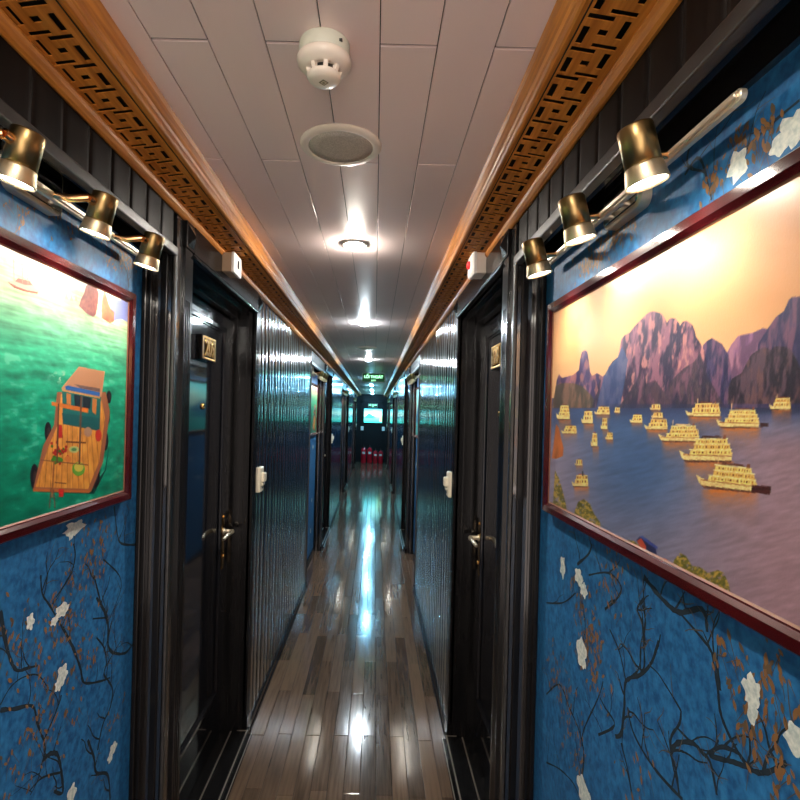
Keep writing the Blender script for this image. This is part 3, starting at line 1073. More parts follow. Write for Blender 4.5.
def paint_boat(u, v, Yw, Zw):
    """green bay with a timber work boat; Yw, Zw the position on the print in metres"""
    I = Ink(u, v)
    hz = H + .236
    I.c = lerp3([(hz - H, (255, 246, 226)), (.30, (250, 250, 242))], Zw - H) * np.ones(u.shape + (1,))
    dep = np.clip((hz - Zw) / .46, 0, 1)
    sea = lerp3([(0, (236, 220, 186)), (.06, (214, 218, 168)), (.16, (150, 208, 158)), (.30, (70, 196, 148)), (.5, (22, 172, 132)), (.75, (6, 156, 120)), (1, (4, 136, 106))], dep)
    sc = 1 / (.15 + dep)
    rip = fbm(Yw * 16 * np.ones_like(Zw), np.log(.08 + dep) * 26 + Yw * 3, 17, 4)[..., None]
    rip2 = fbm(Yw * 42, Zw * 90 + Yw * 12, 23, 3)[..., None]
    lft = np.clip((.98 - Yw) / .3, 0, 1)[..., None] * np.clip((dep - .1) / .2, 0, 1)[..., None]
    sea = sea * (1 - .22 * lft)
    sea = sea * (.58 + .56 * rip + .34 * rip2)
    hi = np.clip((rip2 - .62) / .1, 0, 1) * np.clip((rip - .45) / .1, 0, 1)
    sea = sea * (1 - .35 * hi) + np.array((170, 226, 196)) * .35 * hi
    I.mix((Zw < hz).astype(float), sea)
    st = fbm(u / 2.4, v / 4.5, 3, 3)[..., None]
    # islands
    I.poly([(108, 322), (112, 304), (115, 300), (118, 299), (120, 301), (123, 296.5), (126, 297), (129, 301), (134, 304), (134, 325), (121, 319)], (128, 136, 196))
    mk = I.inside([(79, 306), (81, 299), (84, 293.5), (86, 286), (88.5, 283.5), (92, 282.5), (95, 285), (97, 289), (99, 293), (98, 303), (96, 314.5), (93, 317), (86, 313)]).astype(float)
    I.mix(mk, np.array((112, 62, 70)) * (1 - st) + np.array((196, 124, 104)) * st)
    mk = I.inside([(101.6, 318), (101.8, 305), (102.5, 297), (104.5, 289), (107, 297), (108.6, 304), (111, 309), (114.7, 312), (114, 321.6), (110, 323.5)]).astype(float)
    I.mix(mk, np.array((140, 80, 66)) * (1 - st) + np.array((226, 142, 100)) * st)
    for x, y, s_ in ((66.5, 296, 1.6), (71.5, 298, 1.8), (76, 298, 1.4)):
        I.poly([(x - s_, y + 3), (x, y - 3.4), (x + s_, y + 3)], (206, 156, 140))
    # junk
    I.poly([(7, 281.5), (12, 281), (17, 279.5), (26, 283), (33, 286), (39, 287.5), (38, 293), (28, 291.5), (17, 287.5)], (226, 178, 156))
    I.poly([(7, 281.5), (17, 286.6), (28, 290.4), (38, 292), (37.6, 294), (26, 292), (14, 288)], (150, 74, 58))
    I.poly([(15, 281), (18, 278), (30, 281), (33, 285.5), (25, 285)], (176, 104, 92))
    for x, y0, y1 in ((13.5, 258, 281), (22, 262, 283), (27.5, 274, 284)):
        I.line(x, y0, x + .6, y1, .7, (190, 140, 120))
    # wash
    fm = (fbm(u / 4, v / 3, 44, 3) > .55)
    I.mix(fm * np.exp(-(((u - 60) / 9) ** 2 + ((v - 377) / 6) ** 2)) * .8, (226, 232, 200))
    I.mix(fm * np.exp(-(((u - 118) / 9) ** 2 + ((v - 480) / 30) ** 2)) * .35, (120, 220, 170))
    # boat shadow, tyres, hull
    I.poly([(36, 492), (94, 494), (106, 470), (110, 440), (105, 470), (92, 488)], (8, 70, 62))
    for x, y, a, e in ((48, 432, 3.4, 10), (34.5, 477, 4.2, 13), (95.5, 476, 4.2, 12.5), (105.5, 441, 2.8, 9.5), (109, 397, 2.4, 6.5), (107.8, 417, 2.2, 7)):
        I.ell(x, y, a, e, (32, 26, 36))
        I.ell(x + .5, y, a * .42, e * .5, (66, 52, 52))
    I.poly([(33, 490), (91, 492), (103, 462), (110, 412), (106, 392), (57, 392), (54, 425), (43, 446)], (176, 108, 74))
    plk = (np.abs(((u - 70) / (1 + (v - 400) / 260) / 4.2) % 1 - .5) < .06).astype(float)[..., None]
    deck = (np.array((252, 166, 72)) * (.80 + .36 * fbm(u / 3, v / 9, 8, 3)[..., None])) * (1 - .28 * plk)
    I.mix(I.inside([(35.5, 487), (88, 489), (99, 462), (105, 418), (101, 396), (61, 394), (58, 424), (48, 448)]).astype(float), deck)
    I.poly([(33, 488.5), (90, 490.5), (89.4, 493), (33, 491.5)], (206, 116, 56))
    # cabin
    I.poly([(62, 389), (101, 396), (99.5, 431), (63, 424)], (36, 118, 112))
    I.poly([(62, 413), (100, 418), (99.5, 431), (63, 424)], (28, 98, 100))
    I.poly([(74, 394.5), (91, 398), (90, 409), (75, 406)], (26, 40, 52))
    I.rect(81.5, 395, 83, 408, (60, 92, 96))
    I.poly([(66.4, 393), (71, 394), (71, 405), (66.6, 404)], (214, 132, 66))
    I.poly([(92.4, 398), (97, 399), (96, 415), (92.2, 412)], (214, 132, 66))
    I.poly([(61, 388.5), (79, 366.5), (105, 371.5), (101.5, 397)], (222, 158, 112))
    I.poly([(63, 388), (79.5, 368), (104, 372.6), (101, 391), (66, 385)], (206, 146, 106))
    I.poly([(74, 384), (100, 388.5), (100, 392), (80, 388)], (128, 98, 92))
    I.poly([(65, 386.5), (68, 385.5), (100, 392.5), (99.6, 396.4), (66, 389.6)], (52, 110, 188))
    I.poly([(62, 388.5), (66, 389.8), (100, 396.6), (100, 398.6), (62, 391)], (226, 160, 92))
    # beam, poles, cargo
    I.poly([(51.5, 401.6), (88.5, 408.4), (88.2, 413), (51.5, 405.4)], (232, 124, 44))
    I.poly([(57, 424), (62, 425), (62.5, 438), (57.5, 438)], (206, 44, 40))
    I.ell(98.5, 435.5, 3.2, 6, (222, 62, 48))
    I.ell(88, 432, 4, 5, (196, 150, 120))
    I.poly([(66, 441), (86, 442), (86, 443.6), (66, 442.6)], (120, 66, 40))
    rs = random.Random(5)
    for _ in range(26):
        I.ell(rs.gauss(57, 4.2), rs.gauss(452, 5), 1.3, 1.5, (188, 30, 34) if rs.random() < .7 else (80, 130, 40))
    I.ell(57, 460, 6, 3.2, (72, 150, 52))
    I.ell(74, 449.5, 5, 3.4, (196, 206, 128))
    I.ell(74, 449.5, 2.6, 1.6, (92, 158, 96))
    I.ell(68, 459, 3.4, 3, (232, 132, 62))
    I.ell(78.5, 469, 6.4, 7, (118, 182, 62))
    I.ell(78.8, 467, 4.6, 4.6, (226, 206, 84))
    I.line(41, 460, 88, 465, 1.0, (132, 84, 58))
    I.line(58.6, 404, 57, 463, 1.5, (112, 72, 52))
    I.line(81.2, 397, 79.4, 463, 1.7, (118, 78, 56))
    I.line(54, 462, 52, 497, 1.5, (166, 98, 54))
    I.line(51, 488, 49.4, 508, .9, (120, 80, 66))
    I.line(53.6, 490, 55, 508, .9, (130, 70, 60))
    I.poly([(58.5, 489), (64, 489), (63.4, 497), (59, 497)], (216, 46, 40))
    I.line(55, 482.5, 66, 483.5, .9, (110, 62, 40))
    return I.c


def paint_blue(u, v):
    """u, v in 0..1: pale islands over a cyan sea"""
    I = Ink(u, v)
    I.c = lerp3([(0, (70, 205, 225)), (.30, (150, 240, 238)), (.45, (190, 250, 240)), (.62, (110, 225, 226)), (1, (40, 205, 200))], v) * (.9 + .2 * fbm(u * 6, v * 12, 4)[..., None])
    I.mix(np.exp(-(((u - .62) / .2) ** 2 + ((v - .28) / .14) ** 2)) * .6, (235, 255, 245))
    I.poly([(.05, .62), (.12, .5), (.22, .38), (.30, .34), (.4, .42), (.52, .5), (.66, .6)], (46, 130, 176))
    I.poly([(.0, .66), (.2, .58), (.5, .62), (.72, .64), (.5, .7), (.1, .7)], (40, 152, 186))
    I.poly([(.84, .9), (.88, .62), (.95, .5), (1, .56), (1, .95)], (140, 200, 110))
    return I.c


def print_mesh(nm, mp, d, y0, y1, z0, z1, fn, ny, nz, material, org, world_args=False):
    ys = np.linspace(y0, y1, ny + 1)
    zs = np.linspace(z0, z1, nz + 1)
    YY, ZZ = np.meshgrid(ys, zs, indexing='ij')
    X = mp(d, 0, 0)[0]
    acc = 0
    hy, hz_ = (y1 - y0) / ny, (z1 - z0) / nz
    K = ((-.25, -.25), (.25, -.25), (-.25, .25), (.25, .25))
    for a_, c_ in K:
        Yq, Zq = YY + a_ * hy, ZZ + c_ * hz_
        U, V = px_of(X, Yq, Zq)
        acc = acc + (fn(U, V, Yq, Zq) if world_args else fn(U, V))
    col = lin(np.clip(acc / len(K), 0, 255)) * .57
    co = np.stack([np.full(YY.shape, X), YY, ZZ], -1).reshape(-1, 3) - np.array(org)
    idx = np.arange((ny + 1) * (nz + 1)).reshape(ny + 1, nz + 1)
    q = np.stack([idx[:-1, :-1], idx[1:, :-1], idx[1:, 1:], idx[:-1, 1:]], -1).reshape(-1, 4)
    if X > 0:
        q = q[:, ::-1]
    return grid_mesh(nm, co, q, col.reshape(-1, 3), material)


def grid_mesh(nm, co, q, col, material):
    me = bpy.data.meshes.new(nm)
    me.vertices.add(len(co))
    me.vertices.foreach_set('co', co.astype(np.float32).ravel())
    me.loops.add(q.size)
    me.loops.foreach_set('vertex_index', q.astype(np.int32).ravel())
    me.polygons.add(len(q))
    me.polygons.foreach_set('loop_start', np.arange(0, q.size, 4, dtype=np.int32))
    at_ = me.attributes.new('ink', 'FLOAT_COLOR', 'POINT')
    at_.data.foreach_set('color', np.concatenate([col, np.ones((len(col), 1))], 1).astype(np.float32).ravel())
    me.materials.append(material)
    me.update(calc_edges=True)
    me.validate()
    return me


def paint_blue_bay(u, v, Yw, Zw):
    """pale sky and islands over a blue bay"""
    a = (Yw - PY0) / (PY1 - PY0)
    return paint_blue(1 - a, (PZ1 - Zw) / (PZ1 - PZ0))


PY0, PY1 = .33, 1.290
PZ0, PZ1 = H - .2235, H + .277
FRW = .024
paintings = {}
for s, mp, lab, fn, wa in (
        (-1, ML, 'red framed print of a timber work boat on a green sea, hung on blue wallpaper', paint_boat, True),
        (1, MR, 'red framed print of cruise ships and cliffs at sunset, hung on blue wallpaper', paint_sunset, False)):
    t = thing('framed_picture', lab, 'picture', mp(REC - .001, (PY0 + PY1) / 2, PZ0), 'framed prints in the wall niches')
    fm = MB()
    o4 = [(PY0, PZ0), (PY1, PZ0), (PY1, PZ1), (PY0, PZ1)]
    ring = lambda k, d: [mp(d, y + (k if y == PY0 else -k), z + (k if z == PZ0 else -k)) for y, z in o4]
    prof = [(0, REC - .002), (0, REC - .019), (.003, REC - .0225), (.016, REC - .0215), (FRW - .002, REC - .017), (FRW, REC - .016), (FRW, REC - .002)]
    vs = [p for k, d in prof for p in ring(k, d)]
    npf = len(prof)
    fs = []
    for j in range(npf):
        j2 = (j + 1) % npf
        for i in range(4):
            i2 = (i + 1) % 4
            fs.append((j * 4 + i, j * 4 + i2, j2 * 4 + i2, j2 * 4 + i))
    fm.add(vs, fs, 0)
    fo = obj('frame', fm, [M['mahogany']], t)
    lip = MB()
    k = FRW
    for ins, d in ((k - .0005, REC - .0155), (k + .0025, REC - .0135)):
        lip.v += ring(ins, d)
    lip.f += [(i, (i + 1) % 4, 4 + (i + 1) % 4, 4 + i) for i in range(4)]
    lip.m += [0] * 4; lip.s += [False] * 4
    obj('lip', lip, [M['gold_edge']], fo)
    me = print_mesh('print', mp, REC - .0130, PY0 + k, PY1 - k, PZ0 + k, PZ1 - k, fn, 620, 330, M['print'], tuple(t.location), wa)
    obj('print', me, None, t)
    paintings[s] = t
    if s > 0:
        blue_me = print_mesh('print', mp, REC - .0130, PY0 + k, PY1 - k, PZ0 + k, PZ1 - k, paint_blue_bay, 150, 90, M['print'], tuple(t.location), True)
for i in range(1, NPER):
    w = ('second', 'third', 'farthest')[i - 1]
    copy_tree(paintings[-1], i * PER, 'framed print in the %s papered niche on the green sea picture side' % w)
    c = copy_tree(paintings[1], i * PER, 'framed blue sea print in the %s papered niche on the sunset picture side' % w)
    for ch in c.children:
        if ch.name.startswith('print'):
            ch.data = blue_me

# ------------------------------------------------------------------ track lights
BARY0, BARY1 = .585, 1.285


def track_light(mp, s, lab):
    root = thing('track_light', lab, 'light', mp(.05, (BARY0 + BARY1) / 2, H + .36), 'spotlight bars over the prints')
    yc = (BARY0 + BARY1) / 2
    pb = MB()
    pb.rounded_plate(mp, REC - .001, .050, yc - .02, H + .390, .140, .086, .018, .003)
    wp = obj('wall_plate', pb, [M['steel']], root)
    pb = MB()
    pb.rounded_plate(mp, .051, .0475, yc - .02, H + .390, .126, .072, .013, .002)
    obj('mirror_cover', pb, [M['chrome']], wp)
    for yy in (yc - .04, yc + .02):
        st = MB()
        st.tube([mp(.050, yy, H + .368), mp(.036, yy, H + .366)], .006, 12)
        obj('standoff', st, [M['steel']], root)
    bb = MB()
    # flat bar with round ends and a ridge along it
    pts = []
    hw = .0075
    bb.rounded_plate(mp, .038, .030, yc, H + .366, BARY1 - BARY0, 2 * hw, hw - .0003, .0015, k=8)
    bb.rounded_plate(mp, .031, .026, yc, H + .366, BARY1 - BARY0 - .01, 2 * hw * .5, hw * .45, .001, k=6)
    obj('bar', bb, [M['steel']], root)
    hd = .030 if s > 0 else .030        # how far the lamp axis stands out of the wall plane
    hz_ = .342 if s > 0 else .350
    ys = (.683, .905, 1.13) if s > 0 else (.750, .965, 1.18)
    for q, yy in enumerate(ys):
        axis = Vector(mp(.25, 0, -.97)) - Vector(mp(0, 0, 0))
        axis.normalize()
        ctr = Vector(mp(-hd, yy, H + hz_))
        org = ctr - axis * .037
        aj = MB()
        yb = yy + (.045 if s > 0 else -.045)
        p0 = Vector(mp(.028, yb, H + .366))
        p1 = Vector(mp(.004, yb - (.004 if s > 0 else -.004), H + .362))
        side = ctr - axis * .012
        p2 = Vector(mp(-hd + .006, yy + (.030 if s > 0 else -.030), H + hz_ + .018))
        aj.tube([p0, p1, p2], .0065, 12, rr=[.0055, .0075, .007])
        aj.tube([p2, p2.lerp(side, .35), side], .0055, 12, rr=[.0085, .0085, .004])
        obj('swivel_arm', aj, [M['copper']], root)
        hb = MB()
        R = .0222
        hb.lathe(org, axis, [(0, 0), (R - .003, 0), (R - .0008, .0008), (R, .003), (R, .053), (R - .002, .053), (R - .002, .050), (0, .050)], 40)
        h = obj('spot_head', hb, [M['bronze']], root)
        cb_ = MB()
        cb_.lathe(org, axis, [(R - .001, .0515), (R + .0008, .0518), (R + .0012, .054), (R + .0045, .0735), (R + .0040, .075), (R + .0025, .0748), (R + .0015, .070), (R - .001, .060), (R - .001, .0515)], 40)
        obj('collar', cb_, [M['collar']], h)
        lb = MB()
        lb.lathe(org, axis, [(0, .0736), (.014, .0732), (R + .0017, .071), (R + .0005, .0695), (0, .0695)], 32)
        obj('lens', lb, [M['lens']], h)
        ld = bpy.data.lights.new('spot_lamp', 'SPOT')
        ld.energy = SPOT_W
        ld.color = (1, .91, .80)
        ld.spot_size = math.radians(125)
        ld.spot_blend = .9
        ld.shadow_soft_size = .022
        lo = bpy.data.objects.new('spot_lamp', ld)
        C.objects.link(lo)
        lo.parent = h
        dirv = (Vector(mp(.25, 0, -.97)) - Vector(mp(0, 0, 0)))
        lo.rotation_euler = dirv.to_track_quat('-Z', 'Y').to_euler()
        lo.location = org + axis * .079 - wloc(h)
    return root


tl = {}
tl[-1] = track_light(ML, -1, 'brass three-lamp spotlight bar above the green sea boat picture')
tl[1] = track_light(MR, 1, 'brass three-lamp spotlight bar above the sunset ships picture')
for i in range(1, NPER):
    w = ('second', 'third', 'farthest')[i - 1]
    copy_tree(tl[-1], i * PER, 'spotlight bar in the %s papered niche on the green sea picture side' % w)
    copy_tree(tl[1], i * PER, 'spotlight bar in the %s papered niche on the sunset picture side' % w)

# ------------------------------------------------------------------ text helper
def text_mesh(txt, size, extr, place, material, org, spacing=1.0, bold=0.0, bev=0.0):
    """place(u, v, w) -> world; u right, v up, w out"""
    cu = bpy.data.curves.new('t', 'FONT')
    cu.body = txt
    cu.size = size
    cu.extrude = extr
    cu.align_x = 'CENTER'
    cu.align_y = 'CENTER'
    cu.space_character = spacing
    cu.offset = bold
    cu.bevel_depth = bev
    cu.resolution_u = 4
    o = bpy.data.objects.new('t', cu)
    C.objects.link(o)
    dg = bpy.context.evaluated_depsgraph_get()
    me = bpy.data.meshes.new_from_object(o.evaluated_get(dg))
    bpy.data.objects.remove(o)
    for v in me.vertices:
        v.co = Vector(place(*v.co)) - Vector(org)
    me.materials.clear()
    me.materials.append(material)
    bm = bmesh.new()
    bm.from_mesh(me)
    bmesh.ops.recalc_face_normals(bm, faces=bm.faces)
    bm.to_mesh(me)
    bm.free()
    return me


# ------------------------------------------------------------------ doors
LEAF = .098
OPEN0, OPEN1 = DOOR[0] + .06, DOOR[1] - .06
OTOP = H + .428


def door(mp, s, num, idx):
    root = bpy.data.objects.new('door_%d' % idx, None)
    C.objects.link(root)
    root.location = mp(LEAF, (OPEN0 + OPEN1) / 2, 0)
    root['kind'] = 'structure'
    fr = MB()
    for a, e in ((DOOR[0], OPEN0), (OPEN1, DOOR[1])):
        w = e - a
        # reeded pilaster
        prof = [(.01, a), (-.010, a), (-.010, a + .010)]
        for k in range(3):
            c0 = a + .010 + k * (w - .020) / 3
            ww = (w - .020) / 3
            prof += [(-.004, c0 + .003), (-.004, c0 + ww * .30), (-.010, c0 + ww * .30 + .003), (-.010, c0 + ww)]
        prof += [(-.010, e), (.01, e)]
        fr.extrude_z(mp, prof, .0, H + .30)
        fr.box(mp, .01, -.010, a, e, H + .30, OTOP + .014)
        fr.box(mp, .01, -.013, a - .002, e + .002, 0, .10)
        # corner block with a raised pyramid
        z0, z1 = OTOP + .016, H + .516
        fr.box(mp, .01, -.013, a - .002, e + .002, z0, z1)
        yc, zc = (a + e) / 2, (z0 + z1) / 2
        hy, hz_ = (e - a) / 2 - .006, (z1 - z0) / 2 - .006
        vs = [mp(-.013, yc - hy, zc - hz_), mp(-.013, yc + hy, zc - hz_), mp(-.013, yc + hy, zc + hz_), mp(-.013, yc - hy, zc + hz_), mp(-.028, yc, zc)]
        fr.add(vs, [(0, 1, 4), (1, 2, 4), (2, 3, 4), (3, 0, 4), (3, 2, 1, 0)])
    # header
    fr.box(mp, .01, -.014, OPEN0 + .002, OPEN1 - .002, OTOP + .014, H + .518)
    fr.extrude_y(mp, [(.01, OTOP), (-.016, OTOP), (-.018, OTOP + .004), (-.012, OTOP + .010), (-.012, OTOP + .014), (.01, OTOP + .014)], OPEN0, OPEN1)
    # stepped jambs and head
    for dep, st in ((.0, .0), (.030, .012), (.066, .030)):
        d1 = LEAF + .006
        fr.box(mp, dep, d1, OPEN0 - .03, OPEN0 + st, .045, OTOP)
        fr.box(mp, dep, d1, OPEN1 - st, OPEN1 + .03, .045, OTOP)
        fr.box(mp, dep, d1, OPEN0, OPEN1, OTOP - st, OTOP + .03)
    obj('door_frame', fr, [M['black']], root, bevel=.0025)
    sl = MB()
    sl.box(mp, -.018, LEAF + .01, OPEN0 - .03, OPEN1 + .03, 0, .045)
    sl.box(mp, -.030, -.018, OPEN0 - .02, OPEN1 + .02, 0, .020)
    so = obj('sill', sl, [M['black']], root, bevel=.003)
    ss = MB()
    for d0 in (-.016, .052):
        ss.box(mp, d0, d0 + .005, OPEN0, OPEN1, .044, .0475)
    ss.box(mp, -.0295, -.0265, OPEN0 - .018, OPEN1 + .018, .0195, .0215)
    ss.box(mp, -.010, .056, OPEN1 - .006, OPEN1 - .002, .044, .047)
    obj('edge_strip', ss, [M['sill']], so)
    # leaf with one long framed panel
    lf = MB()
    a, e = OPEN0 + .032, OPEN1 - .032
    zt = OTOP - .032
    lf.box(mp, LEAF, LEAF + .012, a - .004, e + .004, .05, zt)
    b0, b1, c0, c1 = a + .085, e - .085, .26, zt - .055
    for q, (k0_, k1_, d1) in enumerate(((0, .018, -.010), (.018, .026, -.005))):
        lf.box(mp, LEAF, LEAF + d1, b0 + k0_, b0 + k1_, c0 + k0_, c1 - k0_)
        lf.box(mp, LEAF, LEAF + d1, b1 - k1_, b1 - k0_, c0 + k0_, c1 - k0_)
        lf.box(mp, LEAF, LEAF + d1, b0 + k0_, b1 - k0_, c1 - k1_, c1 - k0_)
        lf.box(mp, LEAF, LEAF + d1, b0 + k0_, b1 - k0_, c0 + k0_, c0 + k1_)
    leaf = obj('leaf', lf, [M['leaf_black']], root, bevel=.0025)
    # number plaque
    ym, zm = 1.945, H + .222
    pq = MB()
    pq.box(mp, LEAF, LEAF - .022, ym - .078, ym + .078, zm - .045, zm + .045)
    pq_o = obj('number_plaque', pq, [M['black']], root, bevel=.003)
    rim = MB()
    Hh, Ww = .041, .072
    for (y0, y1, z0, z1) in ((-Ww, Ww, Hh - .006, Hh), (-Ww, Ww, -Hh, -Hh + .006), (-Ww, -Ww + .006, -Hh, Hh), (Ww - .006, Ww, -Hh, Hh)):
        rim.box(mp, LEAF - .021, LEAF - .025, ym + y0, ym + y1, zm + z0, zm + z1)
    for k in range(9):
        yy = ym - Ww + .010 + k * (2 * Ww - .02) / 8
        for zz in (zm + Hh - .003, zm - Hh + .003):
            rim.lathe(mp(LEAF - .024, yy, zz), Vector(mp(-1, 0, 0)) - Vector(mp(0, 0, 0)), [(.0045, 0), (.0035, .003), (0, .004)], 8)
    obj('rim', rim, [M['plaquegold']], pq_o)
    # reading direction: on the wall with d growing to -x, right is +y
    sg = 1 if s < 0 else -1
    me = text_mesh(num, .082, .003, lambda u, v, w: mp(LEAF - .024 - w, ym + sg * u * .95, zm - .001 + v), M['goldnum'], tuple(wloc(pq_o)), .95, .0018, .001)
    obj('digits', me, None, pq_o)
    # peephole
    ph = MB()
    out = Vector(mp(-1, 0, 0)) - Vector(mp(0, 0, 0))
    ph.lathe(mp(LEAF, 1.955, H + .012), out, [(.012, 0), (.012, .003), (.009, .007), (.006, .008), (.005, .006), (0, .006)], 20)
    obj('peephole', ph, [M['brass']], root)
    # lever set
    yl, zl = e - .045, H - .515
    ls = MB()
    ls.rounded_plate(mp, LEAF, LEAF - .006, yl, zl - .045, .036, .235, .016, .003)
    plate = obj('lock_plate', ls, [M['brass']], root)
    lv = MB()
    lv.lathe(mp(LEAF - .005, yl, zl), out, [(0, 0), (.014, 0), (.014, .005), (.009, .008), (.009, .040), (0, .042)], 20)
    lv.tube([mp(LEAF - .042, yl + .004, zl), mp(LEAF - .046, yl - .02, zl + .002), mp(LEAF - .046, yl - .06, zl + .004), mp(LEAF - .044, yl - .10, zl), mp(LEAF - .040, yl - .122, zl - .006)], .008, 12, rr=[.009, .010, .0085, .0075, .006])
    obj('lever_handle', lv, [M['steel']], root)
    kc = MB()
    kc.lathe(mp(LEAF - .005, yl, zl - .105), out, [(0, 0), (.0095, 0), (.0095, .007), (.007, .009), (0, .009)], 18)
    kc.lathe(mp(LEAF - .005, yl, zl + .062), out, [(0, 0), (.007, 0), (.006, .004), (0, .006)], 14)
    obj('key_cylinder', kc, [M['brass']], plate)
    return root


d1 = door(ML, -1, '209', 1)
d2 = door(MR, 1, '208', 2)
n = 3
for i in range(1, NPER):
    for dd in (d1, d2):
        c = copy_tree(dd, i * PER, skip=('digits',))
        c.name = 'door_%d' % n
        n += 1

# ------------------------------------------------------------------ door call panels / switches
def card_switch(mp, lab):
    y, z = 2.50, H - .322
    root = thing('wall_switch', lab, 'switch', mp(-.002, y, z - .06), 'ivory switches beside the cabin doors')
    b_ = MB()
    b_.rounded_plate(mp, .0, -.014, y, z, .076, .118, .005, .004)
    obj('plate', b_, [M['plastic']], root)
    k_ = MB()
    k_.rounded_plate(mp, -.013, -.030, y + .012, z + .010, .040, .044, .005, .004)
    k_.rounded_plate(mp, -.013, -.022, y + .012, z - .022, .036, .014, .003, .002)
    obj('button', k_, [M['plastic']], root)
    s_ = MB()
    s_.rounded_plate(mp, -.013, -.0152, y + .014, z - .040, .018, .008, .002, 0)
    obj('slot', s_, [M['black_rubber']], root)
    return root


sw = {-1: card_switch(ML, 'ivory switch on dark planks just beyond door 209'),
      1: card_switch(MR, 'ivory switch on dark planks just beyond door 208, facing door 209')}
for i in range(1, NPER):
    w = ('second', 'third', 'farthest')[i - 1]
    copy_tree(sw[-1], i * PER, 'ivory switch just past the %s cabin door on the green sea picture side' % w)
    copy_tree(sw[1], i * PER, 'ivory switch just past the %s cabin door on the sunset picture side' % w)

# white boxes over the first two doors
y, z = 1.82, H + .497
t = thing('alarm_box', 'white box with a dark slot on the black lintel above door 209', 'alarm', ML(-.014, y, z), None)
b_ = MB(); b_.box(ML, -.012, -.046, y - .046, y + .046, z - .032, z + .032)
obj('back_box', b_, [mat('beige back box', (.42, .30, .19), .4)], t, bevel=.003)
b_ = MB(); b_.box(ML, -.045, -.056, y - .048, y + .048, z - .034, z + .034)
obj('cover', b_, [M['white']], t, bevel=.003)
b_ = MB(); b_.box(ML, -.057, -.0595, y - .008, y + .002, z - .012, z + .014)
obj('slot', b_, [M['black_rubber']], t)
y, z = 1.77, H + .503
t = thing('call_button_box', 'white sounder box with a red button above door 208', 'alarm', MR(-.014, y, z), None)
b_ = MB(); b_.box(MR, -.012, -.046, y - .042, y + .042, z - .034, z + .034)
obj('back_box', b_, [M['warmwhite']], t, bevel=.004)
b_ = MB(); b_.rounded_plate(MR, -.045, -.060, y, z, .092, .074, .012, .006)
obj('cover', b_, [M['white']], t)
b_ = MB(); b_.lathe(MR(-.059, y + .010, z + .004), (-1, 0, 0), [(.014, 0), (.014, .004), (.010, .009), (0, .010)], 20)
obj('button', b_, [M['redled']], t)

# ------------------------------------------------------------------ ceiling fittings
def on_ceil(px, py):
    dx, up = px - VPX, VPY - py
    xn, zn = dx * cR - up * sR, dx * sR + up * cR
    Y = (CEIL - H) * FPX / zn
    return xn * Y / FPX, Y


dn = (0, 0, -1)
# smoke detector
x, y = CX - .0095, .858
K_ = .88
scl = lambda pr: [(a * K_, b * K_) for a, b in pr]
t = thing('smoke_detector', 'round cream smoke detector on the ceiling planks', 'smoke detector', (x, y, CEIL))
b_ = MB(); b_.lathe((x, y, CEIL), dn, scl([(0, -.0), (.0455, 0), (.0465, .002), (.0465, .026), (.045, .028), (0, .028)]), 48)
obj('base', b_, [mat('greenish cream base', (.60, .62, .52), .4)], t)
b_ = MB(); b_.lathe((x, y, CEIL), dn, scl([(0, .0275), (.049, .0275), (.0505, .030), (.049, .037), (.043, .043), (.034, .047), (.030, .048), (.029, .0475), (0, .0475)]), 48)
obj('head', b_, [M['warmwhite']], t)
b_ = MB(); b_.lathe((x, y, CEIL), dn, scl([(0, .047), (.0245, .047), (.0245, .058), (0, .058)]), 32)
obj('sensor_chamber', b_, [M['black_rubber']], t)
b_ = MB()
for k in range(8):
    a = k * math.pi / 4 + .2
    c_, s_ = math.cos(a), math.sin(a)
    r0, r1, hw = .0245 * K_, .0335 * K_, .0042 * K_
    vs = []
    for zz, ro in ((.046 * K_, r1), (.060 * K_, r1 - .004)):
        for rr, ww in ((r0 - .004, -hw), (ro, -hw), (ro, hw), (r0 - .004, hw)):
            vs.append((x + rr * c_ - ww * s_, y + rr * s_ + ww * c_, CEIL - zz))
    b_.add(vs, [(0, 1, 2, 3), (7, 6, 5, 4), (0, 4, 5, 1), (1, 5, 6, 2), (2, 6, 7, 3), (3, 7, 4, 0)])
obj('rib', b_, [M['warmwhite']], t, bevel=.001)
b_ = MB(); b_.lathe((x, y, CEIL), dn, scl([(0, .0575), (.031, .0575), (.0315, .060), (.028, .065), (.018, .0685), (0, .069)]), 40)
obj('cap', b_, [M['warmwhite']], t)
b_ = MB()
for (hs, zz, mi) in ((.0084, .0693 * K_, 0), (.0053, .0693 * K_ + .0003, 1), (.003, .0693 * K_ + .0006, 0)):
    b_.add([(x, y - hs, CEIL - zz), (x + hs, y, CEIL - zz), (x, y + hs, CEIL - zz), (x - hs, y, CEIL - zz)], [(0, 1, 2, 3)], mi)
obj('badge', b_, [mat('olive badge', (.20, .18, .11), .5), mat('pale badge', (.60, .52, .38), .5)], t)
b_ = MB(); b_.box(MI, x + .026, x + .031, y - .0330, y - .029, CEIL - .0145, CEIL - .0115)
obj('screw', b_, [M['black_rubber']], t)

# ceiling speakers
def speaker(y, lab):
    x = CX - .004
    K_ = .93
    scl = lambda pr: [(a * K_, b * K_) for a, b in pr]
    t = thing('ceiling_speaker', lab, 'speaker', (x, y, CEIL), 'round ceiling speakers')
    b_ = MB(); b_.lathe((x, y, CEIL), dn, scl([(.076, 0), (.097, 0), (.0965, .003), (.090, .0075), (.080, .0085), (.0765, .007), (.076, 0)]), 64)
    obj('trim_ring', b_, [M['warmwhite']], t)
    b_ = MB(); b_.lathe((x, y, CEIL), dn, scl([(0, 0), (.0775, 0), (.0775, .0055), (.05, .0065), (0, .007)]), 64)
    obj('grille', b_, [M['grille']], t)
    return t


